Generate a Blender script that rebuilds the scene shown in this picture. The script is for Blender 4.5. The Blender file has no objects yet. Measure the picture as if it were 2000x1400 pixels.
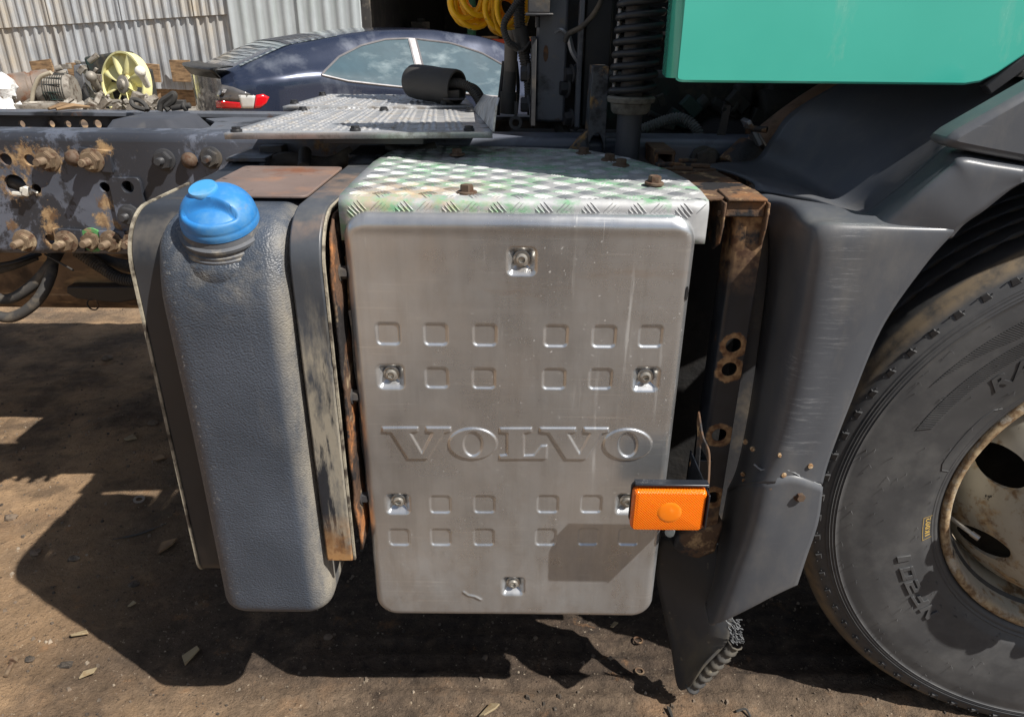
import bpy, bmesh, math, random
import numpy as np
from mathutils import Vector, Matrix

random.seed(7)
rng = np.random.default_rng(11)
PI = math.pi
scene = bpy.context.scene
col = scene.collection

# ------------------------------------------------------------------ camera
CAM_F, CAM_PITCH, CAM_ROLL, CAM_H = 1387.0, math.radians(24.8), 0.010, 1.4
cam_m = (Matrix.Rotation(PI/2 - CAM_PITCH, 3, 'X') @ Matrix.Rotation(CAM_ROLL, 3, 'Z'))
cam_o = Vector((0, 0, CAM_H))
cd = bpy.data.cameras.new('camera')
cam = bpy.data.objects.new('camera', cd)
col.objects.link(cam)
cam.location = cam_o
cam.rotation_euler = cam_m.to_euler()
cd.sensor_width = 36.0
cd.lens = 36.0 * CAM_F / 2000.0
cd.clip_start = 0.02
cd.clip_end = 2000
scene.camera = cam

# ------------------------------------------------------------------ sky, sun, exposure
SUN = Vector((0.72, -0.43, 1.0)).normalized()           # towards the sun
el = math.asin(SUN.z)
az = math.atan2(SUN.x, SUN.y)
world = bpy.data.worlds.new('World')
scene.world = world
world.use_nodes = True
wn, wl = world.node_tree.nodes, world.node_tree.links
wn.clear()
wo = wn.new('ShaderNodeOutputWorld')
bg = wn.new('ShaderNodeBackground')
sky = wn.new('ShaderNodeTexSky')
sky.sky_type = 'NISHITA'
sky.sun_disc = False
sky.sun_elevation = el
sky.sun_rotation = az
sky.air_density = 1.0
sky.dust_density = 1.4
tc = wn.new('ShaderNodeTexCoord')
mp = wn.new('ShaderNodeMapping')
mp.inputs['Scale'].default_value = (1.0, 1.0, 2.6)
cn = wn.new('ShaderNodeTexNoise')
cn.inputs['Scale'].default_value = 2.2
cn.inputs['Detail'].default_value = 7
cn.inputs['Roughness'].default_value = 0.55
cr = wn.new('ShaderNodeMapRange')
cr.inputs['From Min'].default_value = 0.46
cr.inputs['From Max'].default_value = 0.66
mx = wn.new('ShaderNodeMix')
mx.data_type = 'RGBA'
mx.inputs['B'].default_value = (6.4, 6.5, 6.7, 1)
mm = wn.new('ShaderNodeMath'); mm.operation = 'MULTIPLY'; mm.inputs[1].default_value = 0.75
wl.new(tc.outputs['Generated'], mp.inputs['Vector'])
wl.new(mp.outputs['Vector'], cn.inputs['Vector'])
wl.new(cn.outputs['Fac'], cr.inputs['Value'])
wl.new(cr.outputs['Result'], mm.inputs[0])
wl.new(mm.outputs[0], mx.inputs['Factor'])
wl.new(sky.outputs['Color'], mx.inputs['A'])
wl.new(mx.outputs['Result'], bg.inputs['Color'])
wl.new(bg.outputs['Background'], wo.inputs['Surface'])
bg.inputs['Strength'].default_value = 0.060
sd = bpy.data.lights.new('sun', 'SUN')
sd.energy = 5.0
sd.angle = math.radians(0.53)
sd.color = (1.0, 0.955, 0.89)
so = bpy.data.objects.new('sun', sd)
col.objects.link(so)
so.rotation_euler = SUN.to_track_quat('Z', 'Y').to_euler()
vs = scene.view_settings
vs.view_transform = 'Standard'
vs.look = 'None'
vs.exposure = 0.40
vs.gamma = 1.0
vs.use_curve_mapping = False
scene.render.resolution_x = 1024
scene.render.resolution_y = 716
scene.cycles.max_bounces = 6

# ------------------------------------------------------------------ helpers
def P(x, y, Y=None, Z=None, X=None):
    """a point of the place: where the line of sight through photo point x, y meets the plane Y, Z or X"""
    d = cam_m @ Vector(((x - 1000) / CAM_F, -(y - 700) / CAM_F, -1))
    if Y is not None: t = Y / d.y
    elif Z is not None: t = (Z - CAM_H) / d.z
    else: t = X / d.x
    return cam_o + d * t

def frame(axis):
    a = Vector(axis).normalized()
    h = Vector((0, 0, 1)) if abs(a.z) < 0.9 else Vector((1, 0, 0))
    u = h.cross(a).normalized()
    return u, a.cross(u), a

def spline(pts, n):
    """Catmull-Rom through pts, n samples per span"""
    pts = [Vector(p) for p in pts]
    out = []
    q = [pts[0]*2 - pts[1]] + pts + [pts[-1]*2 - pts[-2]]
    for i in range(1, len(q) - 2):
        a, b, c, d = q[i-1], q[i], q[i+1], q[i+2]
        for k in range(n):
            t = k / n
            out.append(0.5*((2*b) + (c-a)*t + (2*a-5*b+4*c-d)*t*t + (3*b-a-3*c+d)*t**3))
    out.append(pts[-1])
    return out

def lut(x, tab):
    return float(np.interp(x, [t[0] for t in tab], [t[1] for t in tab]))

class MB:
    def __init__(s): s.v, s.f = [], []
    def add(s, vs, fs):
        o = len(s.v)
        s.v += [tuple(v) for v in vs]
        s.f += [tuple(i + o for i in f) for f in fs]
        return s
    def box(s, a, b):
        (x0, y0, z0), (x1, y1, z1) = a, b
        return s.add([(x0,y0,z0),(x1,y0,z0),(x1,y1,z0),(x0,y1,z0),(x0,y0,z1),(x1,y0,z1),(x1,y1,z1),(x0,y1,z1)],
                     [(0,3,2,1),(4,5,6,7),(0,1,5,4),(1,2,6,5),(2,3,7,6),(3,0,4,7)])
    def obox(s, c, size, R=None):
        c = Vector(c); R = R or Matrix.Identity(3)
        vs = [c + R @ Vector((size[0]*i/2, size[1]*j/2, size[2]*k/2)) for k in (-1,1) for i, j in ((-1,-1),(1,-1),(1,1),(-1,1))]
        return s.add(vs, [(0,3,2,1),(4,5,6,7),(0,1,5,4),(1,2,6,5),(2,3,7,6),(3,0,4,7)])
    def prism(s, poly, vec):
        n = len(poly); vec = Vector(vec)
        poly = [Vector(p) for p in poly]
        return s.add(poly + [p + vec for p in poly],
                     [tuple(range(n))[::-1], tuple(range(n, 2*n))] + [(i, (i+1) % n, n+(i+1) % n, n+i) for i in range(n)])
    def grid(s, rows, cu=False, cv=False):
        m, n = len(rows), len(rows[0])
        fs = []
        for i in range(m if cv else m - 1):
            for j in range(n if cu else n - 1):
                fs.append((i*n+j, i*n+(j+1) % n, ((i+1) % m)*n+(j+1) % n, ((i+1) % m)*n+j))
        return s.add([p for r in rows for p in r], fs)
    def tube(s, pts, r, n=10, caps=True):
        pts = [Vector(p) for p in pts]
        m = len(pts)
        rs = r if isinstance(r, (list, tuple)) else [r]*m
        t0 = (pts[1]-pts[0]).normalized()
        u, w, _ = frame(t0)
        rows = []
        for i, p in enumerate(pts):
            t = (pts[min(i+1, m-1)] - pts[max(i-1, 0)]).normalized()
            u = (u - t*u.dot(t)).normalized(); w = t.cross(u)
            rows.append([p + (u*math.cos(a) + w*math.sin(a))*rs[i] for a in (2*PI*k/n for k in range(n))])
        s.grid(rows, cu=True)
        if caps:
            o = len(s.v) - m*n
            s.f.append(tuple(o+k for k in range(n))[::-1])
            s.f.append(tuple(o+(m-1)*n+k for k in range(n)))
        return s
    def cyl(s, a, b, r0, r1=None, n=16, caps=True):
        return s.tube([a, b], [r0, r0 if r1 is None else r1], n, caps)
    def lathe(s, prof, o, axis, n=32, a0=0.0, a1=2*PI):
        u, w, a = frame(axis); o = Vector(o)
        full = abs(a1 - a0 - 2*PI) < 1e-6
        k = n if full else n + 1
        rows = [[o + a*h + (u*math.cos(t) + w*math.sin(t))*r for t in (a0 + (a1-a0)*i/n for i in range(k))] for r, h in prof]
        return s.grid(rows, cu=full)
    def ball(s, c, r, nu=10, nv=7, sq=(1,1,1), jit=0):
        c = Vector(c); rows = []
        for i in range(nv+1):
            ph = PI*i/nv
            rows.append([c + Vector((sq[0]*math.sin(ph)*math.cos(2*PI*j/nu), sq[1]*math.sin(ph)*math.sin(2*PI*j/nu), sq[2]*math.cos(ph)))*r*(1+random.uniform(-jit, jit)) for j in range(nu)])
        return s.grid(rows, cu=True)
    def plate(s, outer, holes, fn, th):
        """flat plate with real holes: outer and holes are 2-D loops, fn(u, v, w) places them, th its thickness"""
        bm = bmesh.new()
        loops = [outer] + list(holes)
        for lp in loops:
            vs = [bm.verts.new((p[0], p[1], 0)) for p in lp]
            for i in range(len(vs)): bm.edges.new((vs[i], vs[(i+1) % len(vs)]))
        bmesh.ops.triangle_fill(bm, use_beauty=True, use_dissolve=False, edges=bm.edges[:])
        bm.verts.index_update()
        co = [v.co.copy() for v in bm.verts]
        fs = [tuple(v.index for v in f.verts) for f in bm.faces]
        bm.free()
        n = len(co)
        s.add([fn(c.x, c.y, 0) for c in co] + [fn(c.x, c.y, th) for c in co],
              fs + [tuple(i+n for i in f)[::-1] for f in fs])
        o = 0; base = len(s.v) - 2*n
        for lp in loops:
            k = len(lp)
            s.f += [(base+o+i, base+o+(i+1) % k, base+n+o+(i+1) % k, base+n+o+i) for i in range(k)]
            o += k
        return s

WL = {}                                                  # world place of each object's origin

def finish(o, name, mat, parent, label=None, kind=None, category=None, group=None):
    if label: o['label'] = label
    if kind: o['kind'] = kind
    if category: o['category'] = category
    if group: o['group'] = group
    return o

def build(mb, name, mat, parent=None, bevel=0, smooth=40, sub=0, solid=0, fixn=True, local=False, **tags):
    """one mesh object; vertices are in world space (or in the parent's space when local)"""
    vs = np.array(mb.v, dtype=float)
    c = (vs.min(0) + vs.max(0)) / 2
    me = bpy.data.meshes.new(name)
    me.from_pydata((vs - c).tolist(), [], mb.f)
    if fixn:
        bm = bmesh.new(); bm.from_mesh(me)
        bmesh.ops.remove_doubles(bm, verts=bm.verts, dist=1e-6)
        bmesh.ops.recalc_face_normals(bm, faces=bm.faces)
        bm.to_mesh(me); bm.free()
    me.shade_smooth() if hasattr(me, 'shade_smooth') else None
    if smooth < 180: me.set_sharp_from_angle(angle=math.radians(smooth))
    me.materials.append(mat)
    o = bpy.data.objects.new(name, me)
    col.objects.link(o)
    c = Vector(c)
    if parent is not None:
        o.parent = parent
        if not local: o.location = c - WL[parent.name]
        else: o.location = c - (WL['L' + parent.name] if 'L' + parent.name in WL else Vector())
    else:
        o.location = c
    WL[o.name] = c
    if local: WL['L' + o.name] = c
    if solid:
        m = o.modifiers.new('thick', 'SOLIDIFY'); m.thickness = solid; m.offset = -1
    if sub:
        m = o.modifiers.new('sub', 'SUBSURF'); m.levels = sub; m.render_levels = sub
    if bevel:
        m = o.modifiers.new('bevel', 'BEVEL'); m.width = bevel; m.segments = 2; m.limit_method = 'ANGLE'; m.angle_limit = math.radians(35)
        m.harden_normals = False
    return finish(o, name, mat, parent, **tags)

def empty(name, loc, rz=0, **tags):
    o = bpy.data.objects.new(name, None)
    col.objects.link(o)
    o.location = loc; o.rotation_euler = (0, 0, rz); o.empty_display_size = 0.1
    WL[o.name] = Vector(loc)
    return finish(o, name, None, None, **tags)

def place(mesh, name, parent, loc, axis=(0, 0, 1), spin=0.0, scale=1.0, **tags):
    """another object that shares mesh data (its z axis along axis)"""
    o = bpy.data.objects.new(name, mesh)
    col.objects.link(o)
    u, w, a = frame(axis)
    R = Matrix((u, w, a)).transposed() @ Matrix.Rotation(spin, 3, 'Z')
    o.rotation_euler = R.to_euler()
    o.scale = (scale, scale, scale)
    o.location = Vector(loc) - (WL[parent.name] if parent else Vector())
    if parent: o.parent = parent
    WL[o.name] = Vector(loc)
    return finish(o, name, None, parent, **tags)

def proto(mb, name, mat, smooth=40):
    me = bpy.data.meshes.new(name)
    me.from_pydata(mb.v, [], mb.f)
    bm = bmesh.new(); bm.from_mesh(me)
    bmesh.ops.remove_doubles(bm, verts=bm.verts, dist=1e-6)
    bmesh.ops.recalc_face_normals(bm, faces=bm.faces)
    bm.to_mesh(me); bm.free()
    me.shade_smooth(); me.set_sharp_from_angle(angle=math.radians(smooth))
    me.materials.append(mat)
    return me

def arc(cx, cy, r, a0, a1, n):
    return [(cx + r*math.cos(a0+(a1-a0)*i/n), cy + r*math.sin(a0+(a1-a0)*i/n)) for i in range(n+1)]

def circ(cx, cy, r, n=20):
    return [(cx + r*math.cos(2*PI*i/n), cy + r*math.sin(2*PI*i/n)) for i in range(n)]

def rrect(x0, y0, x1, y1, r, n=5):
    return (arc(x1-r, y1-r, r, 0, PI/2, n) + arc(x0+r, y1-r, r, PI/2, PI, n) +
            arc(x0+r, y0+r, r, PI, 1.5*PI, n) + arc(x1-r, y0+r, r, 1.5*PI, 2*PI, n))

# ------------------------------------------------------------------ materials
def srgb(r, g, b):
    f = lambda c: (c/255/12.92) if c/255 <= 0.04045 else ((c/255+0.055)/1.055)**2.4
    return (f(r), f(g), f(b))

class NT:
    def __init__(s, name):
        s.m = bpy.data.materials.new(name); s.m.use_nodes = True
        s.t = s.m.node_tree; s.n = s.t.nodes; s.l = s.t.links
        s.p = s.n['Principled BSDF']
        s.pos = s.n.new('ShaderNodeNewGeometry').outputs
    def set(s, sock, val):
        if hasattr(val, 'links'): s.l.new(val, sock)
        elif isinstance(val, (tuple, list)) and len(val) == 3 and sock.type == 'RGBA': sock.default_value = (*val, 1)
        else: sock.default_value = val
    def math(s, op, a, b=None, c=None):
        n = s.n.new('ShaderNodeMath'); n.operation = op
        for i, v in enumerate((a, b, c)):
            if v is not None: s.set(n.inputs[i], v)
        return n.outputs[0]
    def mix(s, fac, a, b):
        n = s.n.new('ShaderNodeMix'); n.data_type = 'RGBA'
        s.set(n.inputs['Factor'], fac); s.set(n.inputs['A'], a); s.set(n.inputs['B'], b)
        return n.outputs['Result']
    def mixf(s, fac, a, b):
        n = s.n.new('ShaderNodeMix'); n.data_type = 'FLOAT'
        s.set(n.inputs[0], fac); s.set(n.inputs[2], a); s.set(n.inputs[3], b)
        return n.outputs[0]
    def ramp(s, v, lo, hi):
        n = s.n.new('ShaderNodeMapRange'); n.clamp = True
        s.set(n.inputs['Value'], v); n.inputs['From Min'].default_value = lo; n.inputs['From Max'].default_value = hi
        return n.outputs['Result']
    def vec(s, stretch=(1,1,1), off=(0,0,0), rot=(0,0,0)):
        n = s.n.new('ShaderNodeMapping'); s.l.new(s.pos['Position'], n.inputs['Vector'])
        n.inputs['Scale'].default_value = stretch; n.inputs['Location'].default_value = off; n.inputs['Rotation'].default_value = rot
        return n.outputs['Vector']
    def noise(s, scale, detail=4, rough=0.55, stretch=(1,1,1), off=(0,0,0), rot=(0,0,0), dist=0.0):
        n = s.n.new('ShaderNodeTexNoise')
        s.l.new(s.vec(stretch, off, rot), n.inputs['Vector'])
        n.inputs['Scale'].default_value = scale; n.inputs['Detail'].default_value = detail
        n.inputs['Roughness'].default_value = rough; n.inputs['Distortion'].default_value = dist
        return n.outputs['Fac']
    def voro(s, scale, feature='DISTANCE_TO_EDGE', stretch=(1,1,1)):
        n = s.n.new('ShaderNodeTexVoronoi'); n.feature = feature
        s.l.new(s.vec(stretch), n.inputs['Vector']); n.inputs['Scale'].default_value = scale
        return n.outputs['Distance']
    def near(s, p, r, soft=0.5):
        n = s.n.new('ShaderNodeVectorMath'); n.operation = 'DISTANCE'
        s.l.new(s.pos['Position'], n.inputs[0]); n.inputs[1].default_value = tuple(p)
        return s.ramp(n.outputs['Value'], r, r*soft)
    def sep(s, what, axis):
        n = s.n.new('ShaderNodeSeparateXYZ'); s.l.new(s.pos[what], n.inputs[0]); return n.outputs[axis]
    def bump(s, hs, prev=None):
        for h, strength, dist in hs:
            n = s.n.new('ShaderNodeBump'); n.inputs['Strength'].default_value = strength; n.inputs['Distance'].default_value = dist
            s.set(n.inputs['Height'], h)
            if prev is not None: s.l.new(prev, n.inputs['Normal'])
            prev = n.outputs['Normal']
        s.l.new(prev, s.p.inputs['Normal'])
    def out(s, color=None, rough=None, metal=None, **kw):
        if color is not None: s.set(s.p.inputs['Base Color'], color)
        if rough is not None: s.set(s.p.inputs['Roughness'], rough)
        if metal is not None: s.set(s.p.inputs['Metallic'], metal)
        for k, v in kw.items(): s.set(s.p.inputs[k.replace('_', ' ')], v)
        return s.m

def wmat(name, base, rough=0.5, metal=0.0, layers=(), bump=(), vary=0.15, vscale=9, **kw):
    """weathered material: base colour with a slight drift, then layers (colour, rough, metal, scale, lo, hi[, stretch])"""
    t = NT(name)
    c = t.mix(t.ramp(t.noise(vscale, 5), 0.3, 0.7), tuple(b*(1-vary) for b in base), tuple(min(1, b*(1+vary)) for b in base))
    r, m = rough, metal
    for i, L in enumerate(layers):
        lc, lr, lm, sc, lo, hi = L[:6]
        st = L[6] if len(L) > 6 else (1,1,1)
        k = t.ramp(t.noise(sc, 8, 0.62, st, (3.1*i+1.7, 2.3*i, 5.9*i)), lo, hi)
        if len(L) > 7:
            nz = t.sep('Normal', 'Z'); k = t.math('MULTIPLY', k, t.ramp(nz, L[7][0], L[7][1]))
        c = t.mix(k, c, lc); r = t.mixf(k, r, lr); m = t.mixf(k, m, lm)
    r = t.math('ADD', r, t.math('MULTIPLY', t.math('SUBTRACT', t.noise(vscale*3, 6), 0.5), 0.25))
    if bump: t.bump([(t.noise(b[0], b[3] if len(b) > 3 else 5, 0.6), b[1], b[2]) for b in bump])
    return t.out(c, r, m, **kw)

RUST1, RUST2, RUST3 = srgb(128,88,54), srgb(82,58,42), srgb(160,126,90)
DUST = srgb(172,160,140)
M = {}
M['steel'] = wmat('painted_steel', srgb(92,95,102), 0.42, 0.0, [(srgb(42,43,46),.5,0,6,.5,.58), (srgb(120,108,92),.8,0,14,.6,.72), (RUST2,.9,0,22,.64,.7)], [(60,.15,.004),(6,.1,.01)])
M['steel_dark'] = wmat('dark_steel', srgb(58,58,60), 0.5, 0.0, [(srgb(98,88,74),.85,0,12,.52,.75), (RUST2,.9,0,18,.62,.7)], [(70,.2,.004)])
M['black'] = wmat('black_paint', srgb(38,39,42), 0.45, 0.0, [(srgb(70,64,56),.85,0,10,.55,.8)], [(50,.12,.004)])
M['engine'] = wmat('engine_grime', srgb(46,47,45), 0.75, 0.0, [(srgb(92,84,70),.9,0,14,.5,.75), (srgb(38,62,58),.7,0,6,.55,.62)], [(40,.4,.006)])
M['rust'] = wmat('rusty_steel', srgb(92,70,52), 0.85, 0.0, [(srgb(126,88,56),.9,0,13,.52,.62), (srgb(172,142,104),.9,0,28,.56,.66), (srgb(36,35,37),.6,0,10,.52,.57)], [(90,.5,.004),(25,.3,.006)], vary=.3)
M['rust_plate'] = wmat('brown_rusted_plate', srgb(118,102,95), 0.62, 0.0, [(srgb(142,108,88),.8,0,12,.52,.7), (srgb(116,74,52),.85,0,5,.6,.7),(srgb(60,50,46),.7,0,30,.66,.72)], [(80,.15,.003)])
M['bolt'] = wmat('dirty_bolt', srgb(122,104,84), 0.7, 0.25, [(RUST2,.9,0,60,.5,.62), (srgb(178,160,130),.8,0,40,.58,.7)], [(200,.3,.002)])
M['bolt_brown'] = wmat('brown_bolt', srgb(98,82,68), 0.75, 0.2, [(RUST2,.9,0,70,.5,.62)], [(200,.3,.002)])
M['bolt_bright'] = wmat('zinc_bolt', srgb(188,184,176), 0.35, 0.7, [(srgb(90,86,78),.6,.3,90,.55,.7)])
M['hose'] = wmat('dusty_rubber_hose', srgb(62,60,58), 0.7, 0.0, [(srgb(128,116,98),.9,0,14,.5,.75)], [(120,.15,.002)])
M['hose_grey'] = wmat('grey_corrugated_hose', srgb(92,96,96), 0.7, 0.0, [(srgb(50,48,46),.9,0,14,.5,.7)], [(120,.15,.002)])
M['rubber'] = wmat('black_rubber', srgb(60,58,55), 0.62, 0.0, [(srgb(92,86,74),.9,0,8,.52,.8)], [(40,.15,.004)])
M['yellow'] = wmat('yellow_coil_hose', srgb(236,178,18), 0.42, 0.0, [(srgb(90,76,40),.7,0,30,.66,.7)], Subsurface_Weight=0.0)
M['silver'] = wmat('bare_metal_pipe', srgb(150,152,156), 0.35, 0.7, [(srgb(80,78,76),.6,.2,20,.5,.65)])
M['box_lid'] = wmat('grey_plastic_lid', srgb(66,68,74), 0.5, 0, [(srgb(110,106,100),.8,0,8,.55,.8)], [(200,.08,.002)])
M['white_bit'] = wmat('white_plastic', srgb(222,218,206), 0.5, 0, [(srgb(150,130,100),.8,0,40,.58,.7)])
M['dark_void'] = wmat('underside_shade_and_grime', srgb(26,25,25), 0.9, 0, [(srgb(52,46,40),.95,0,8,.5,.8)], [(30,.4,.01)])  # near-black: the shade of hidden gaps is in the colour, with grime
M['shield'] = wmat('heat_shield', srgb(138,112,92), 0.75, 0.1, [(srgb(86,70,58),.8,0,16,.5,.66), (srgb(60,50,44),.8,0,120,.66,.7)], [(60,.2,.003)])

def m_teal():
    t = NT('teal_cab_paint')
    c = t.mix(t.ramp(t.noise(3, 4), .3, .7), srgb(62,176,158), srgb(74,188,170))
    k = t.ramp(t.noise(7, 8, .65, (1,1,.35), (4,2,1)), .58, .74)
    z = t.ramp(t.sep('Position', 'Z'), 1.41, 1.33)
    k = t.math('MULTIPLY', k, t.math('ADD', t.math('MULTIPLY', z, .6), .42))
    c = t.mix(k, c, srgb(160,196,176))
    t.bump([(t.noise(1.6, 2), .05, .02)])
    return t.out(c, t.mixf(k, .22, .6), 0.0, Coat_Weight=0.6, Coat_Roughness=0.08)
M['teal'] = m_teal()

def m_cover():
    t = NT('brushed_aluminium_cover')
    n1 = t.noise(5, 6, .6)
    streak = t.noise(3.5, 8, .65, (16,1,1), (2,0,0))                    # vertical run marks
    hz = t.noise(4, 6, .6, (1,1,22), (5,0,0))
    c = t.mix(t.ramp(n1, .3, .72), (.53,.545,.56), (.70,.715,.73))
    c = t.mix(t.math('MULTIPLY', t.ramp(streak, .48, .70), .26), c, (.36,.35,.335))
    c = t.mix(t.math('MULTIPLY', t.ramp(t.noise(2.2, 5, .6, (1,1,1), (9,3,1)), .5, .7), .35), c, (.58,.51,.45))
    low = t.ramp(t.sep('Position', 'Z'), .70, .40)
    grime = t.math('MULTIPLY', t.ramp(t.noise(9, 9, .7, (1,1,.5), (1,7,2)), .46, .75), t.math('ADD', .26, t.math('MULTIPLY', low, .5)))
    spk = t.ramp(t.noise(210, 3, .5, (1,1,1), (8,1,2)), .70, .74)
    spk = t.math('MULTIPLY', spk, t.ramp(t.noise(5, 4, .6, (1,1,1), (2,8,2)), .42, .66))
    c = t.mix(spk, c, (.74,.73,.70))
    c = t.mix(grime, c, (.30,.29,.275))
    # scratches: long thin streaks at an angle, and short ones
    s1 = t.ramp(t.noise(5, 2, .4, (1.0,1,42), (3,0,7), (0,.42,0)), .66, .69)
    s2 = t.ramp(t.noise(7, 2, .4, (1.0,1,46), (13,0,2), (0,-.75,0)), .69, .72)
    s3 = t.ramp(t.noise(6, 2, .4, (40,1,1.0), (5,0,9), (0,.12,0)), .70, .73)
    sc = t.math('MULTIPLY', t.math('MAXIMUM', s1, s2), t.ramp(t.noise(4, 4, .6, (1,1,1), (3,3,3)), .44, .62))
    c = t.mix(t.math('MULTIPLY', sc, .40), c, (.88,.88,.87))
    # soft grey patches and tan smears paint in uneven reflections; plus dried drips
    ox = t.ramp(t.noise(3.2, 7, .62, (1,1,.7), (6,1,3)), .44, .66)
    c = t.mix(t.math('MULTIPLY', ox, .5), c, (.36,.365,.375))
    sm = t.math('MULTIPLY', t.ramp(t.noise(5, 8, .7, (.45,1,2.2), (2,9,6)), .56, .72), t.ramp(t.sep('Position','Z'), .72, .98))
    c = t.mix(t.math('MULTIPLY', sm, .5), c, (.52,.40,.30))
    dr = t.math('MULTIPLY', t.ramp(t.noise(11, 6, .65, (5,1,.22), (8,2,5)), .60, .68), t.ramp(t.noise(6, 4, .6, (1,1,.6), (1,4,9)), .42, .6))
    c = t.mix(t.math('MULTIPLY', dr, .55), c, (.66,.65,.62))
    grime = t.math('MAXIMUM', grime, t.math('MULTIPLY', dr, .5))
    r = t.math('ADD', .24, t.math('MULTIPLY', t.ramp(n1, .35, .7), .07))
    r = t.math('ADD', r, t.math('MULTIPLY', t.ramp(hz, .4, .7), .04))
    r = t.mixf(t.math('MAXIMUM', grime, spk), r, .58)
    t.bump([(hz, .03, .0015), (t.noise(400, 2), .015, .0005), (sc, .1, .0004)])
    mt = t.mixf(t.math('MAXIMUM', t.math('MULTIPLY', grime, .7), spk), .84, .2)
    return t.out(c, r, mt)
M['cover'] = m_cover()

def m_checker(bars):
    t = NT('aluminium_tread_bars' if bars else 'aluminium_tread_plate')
    c = t.mix(t.ramp(t.noise(30, 5), .35, .7), (.40,.41,.42), (.54,.55,.55))
    g = t.ramp(t.noise(11, 8, .66, (1,1.5,1), (1,4,0)), .46, .56)
    g = t.math('MULTIPLY', g, t.ramp(t.noise(75, 5, .6, (.6,1.6,1), (7,2,0)), .38 if not bars else .44, .56 if not bars else .60))
    back = t.ramp(t.sep('Position', 'Y'), 1.36, 1.56)
    d = t.math('MULTIPLY', t.ramp(t.noise(9, 8, .7, (1,1,1), (4,4,1)), .40, .62), t.math('ADD', .18, t.math('MULTIPLY', back, .8)))
    corner = t.near((-.15, 1.11, 1.165), .17, .2)
    d2 = t.math('MULTIPLY', corner, t.ramp(t.noise(20, 7, .7), .42, .6))
    c = t.mix(t.math('MULTIPLY', g, .75), c, srgb(86,160,104))
    c = t.mix(d, c, srgb(92,80,76))
    c = t.mix(d2, c, srgb(178,158,132))
    k = t.math('MAXIMUM', t.math('MAXIMUM', g, d), d2)
    t.bump([(t.noise(160, 4), .12, .001)])
    return t.out(c, t.mixf(k, .58, .85), t.mixf(k, .40, 0.0))
M['tread_plate'] = m_checker(False)
M['tread_bars'] = m_checker(True)

def m_catwalk():
    t = NT('catwalk_aluminium')
    c = t.mix(t.ramp(t.noise(20, 6), .35, .7), (.54,.55,.56), (.70,.70,.70))
    d = t.ramp(t.noise(26, 9, .72, (1,1,1), (4,1,0)), .47, .68)
    c = t.mix(d, c, srgb(128,118,104))
    t.bump([(t.noise(150, 4), .15, .001)])
    return t.out(c, t.mixf(d, .42, .8), t.mixf(d, .7, 0.0))
M['catwalk'] = m_catwalk()

def m_tank():
    t = NT('grained_grey_plastic')
    base = t.mix(t.ramp(t.noise(7, 5), .3, .7), srgb(60,67,77), srgb(76,83,94))
    x = t.sep('Position', 'X')
    edge = t.math('MAXIMUM', t.ramp(x, -.375, -.338), t.ramp(x, -.530, -.552))
    d = t.math('MULTIPLY', edge, t.ramp(t.noise(18, 9, .7, (1,1,.35), (1,1,4)), .34, .6))
    d2 = t.math('MULTIPLY', t.ramp(t.noise(6, 9, .7, (1.6,1,.5), (7,2,4)), .58, .82), .16)
    neck = t.math('MULTIPLY', t.near((-.436, 1.07, 1.075), .115, .55), t.ramp(t.noise(30, 7, .65), .46, .72))
    d = t.math('MAXIMUM', t.math('MAXIMUM', d, d2), t.math('MULTIPLY', neck, .35))
    spk = t.math('MULTIPLY', t.ramp(t.noise(120, 4, .6, (1,1,1), (8,1,2)), .60, .68), t.ramp(x, -.49, -.55))
    c = t.mix(t.math('MULTIPLY', d, .68), base, srgb(178,168,148))
    c = t.mix(t.math('MULTIPLY', spk, .7), c, srgb(196,192,184))
    v = t.n.new('ShaderNodeTexVoronoi'); v.feature = 'SMOOTH_F1'; v.inputs['Scale'].default_value = 290; v.inputs['Smoothness'].default_value = .25
    w = t.n.new('ShaderNodeVectorMath'); w.operation = 'ADD'
    nz = t.n.new('ShaderNodeTexNoise'); nz.inputs['Scale'].default_value = 60
    t.l.new(t.pos['Position'], nz.inputs['Vector'])
    sc = t.n.new('ShaderNodeVectorMath'); sc.operation = 'SCALE'; sc.inputs['Scale'].default_value = .006
    t.l.new(nz.outputs['Color'], sc.inputs[0]); t.l.new(t.vec((1,1,1.5)), w.inputs[0]); t.l.new(sc.outputs[0], w.inputs[1]); t.l.new(w.outputs[0], v.inputs['Vector'])
    t.bump([(t.math('SUBTRACT', 1.0, v.outputs['Distance']), .55, .0018), (t.noise(8, 3), .06, .01)])
    return t.out(c, t.mixf(d, .40, .85), 0.0)
M['tank'] = m_tank()
M['neck'] = wmat('filler_neck_plastic', srgb(88,90,94), 0.5, 0, [(srgb(170,160,140),.9,0,26,.50,.72)], [(160,.1,.002)])
M['cap'] = wmat('blue_cap_plastic', srgb(48,124,190), 0.42, 0, [(srgb(104,152,186),.6,0,12,.50,.72), (srgb(120,128,120),.8,0,22,.64,.78)], [(30,.05,.003)], vary=.08, Subsurface_Weight=0.0)

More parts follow.
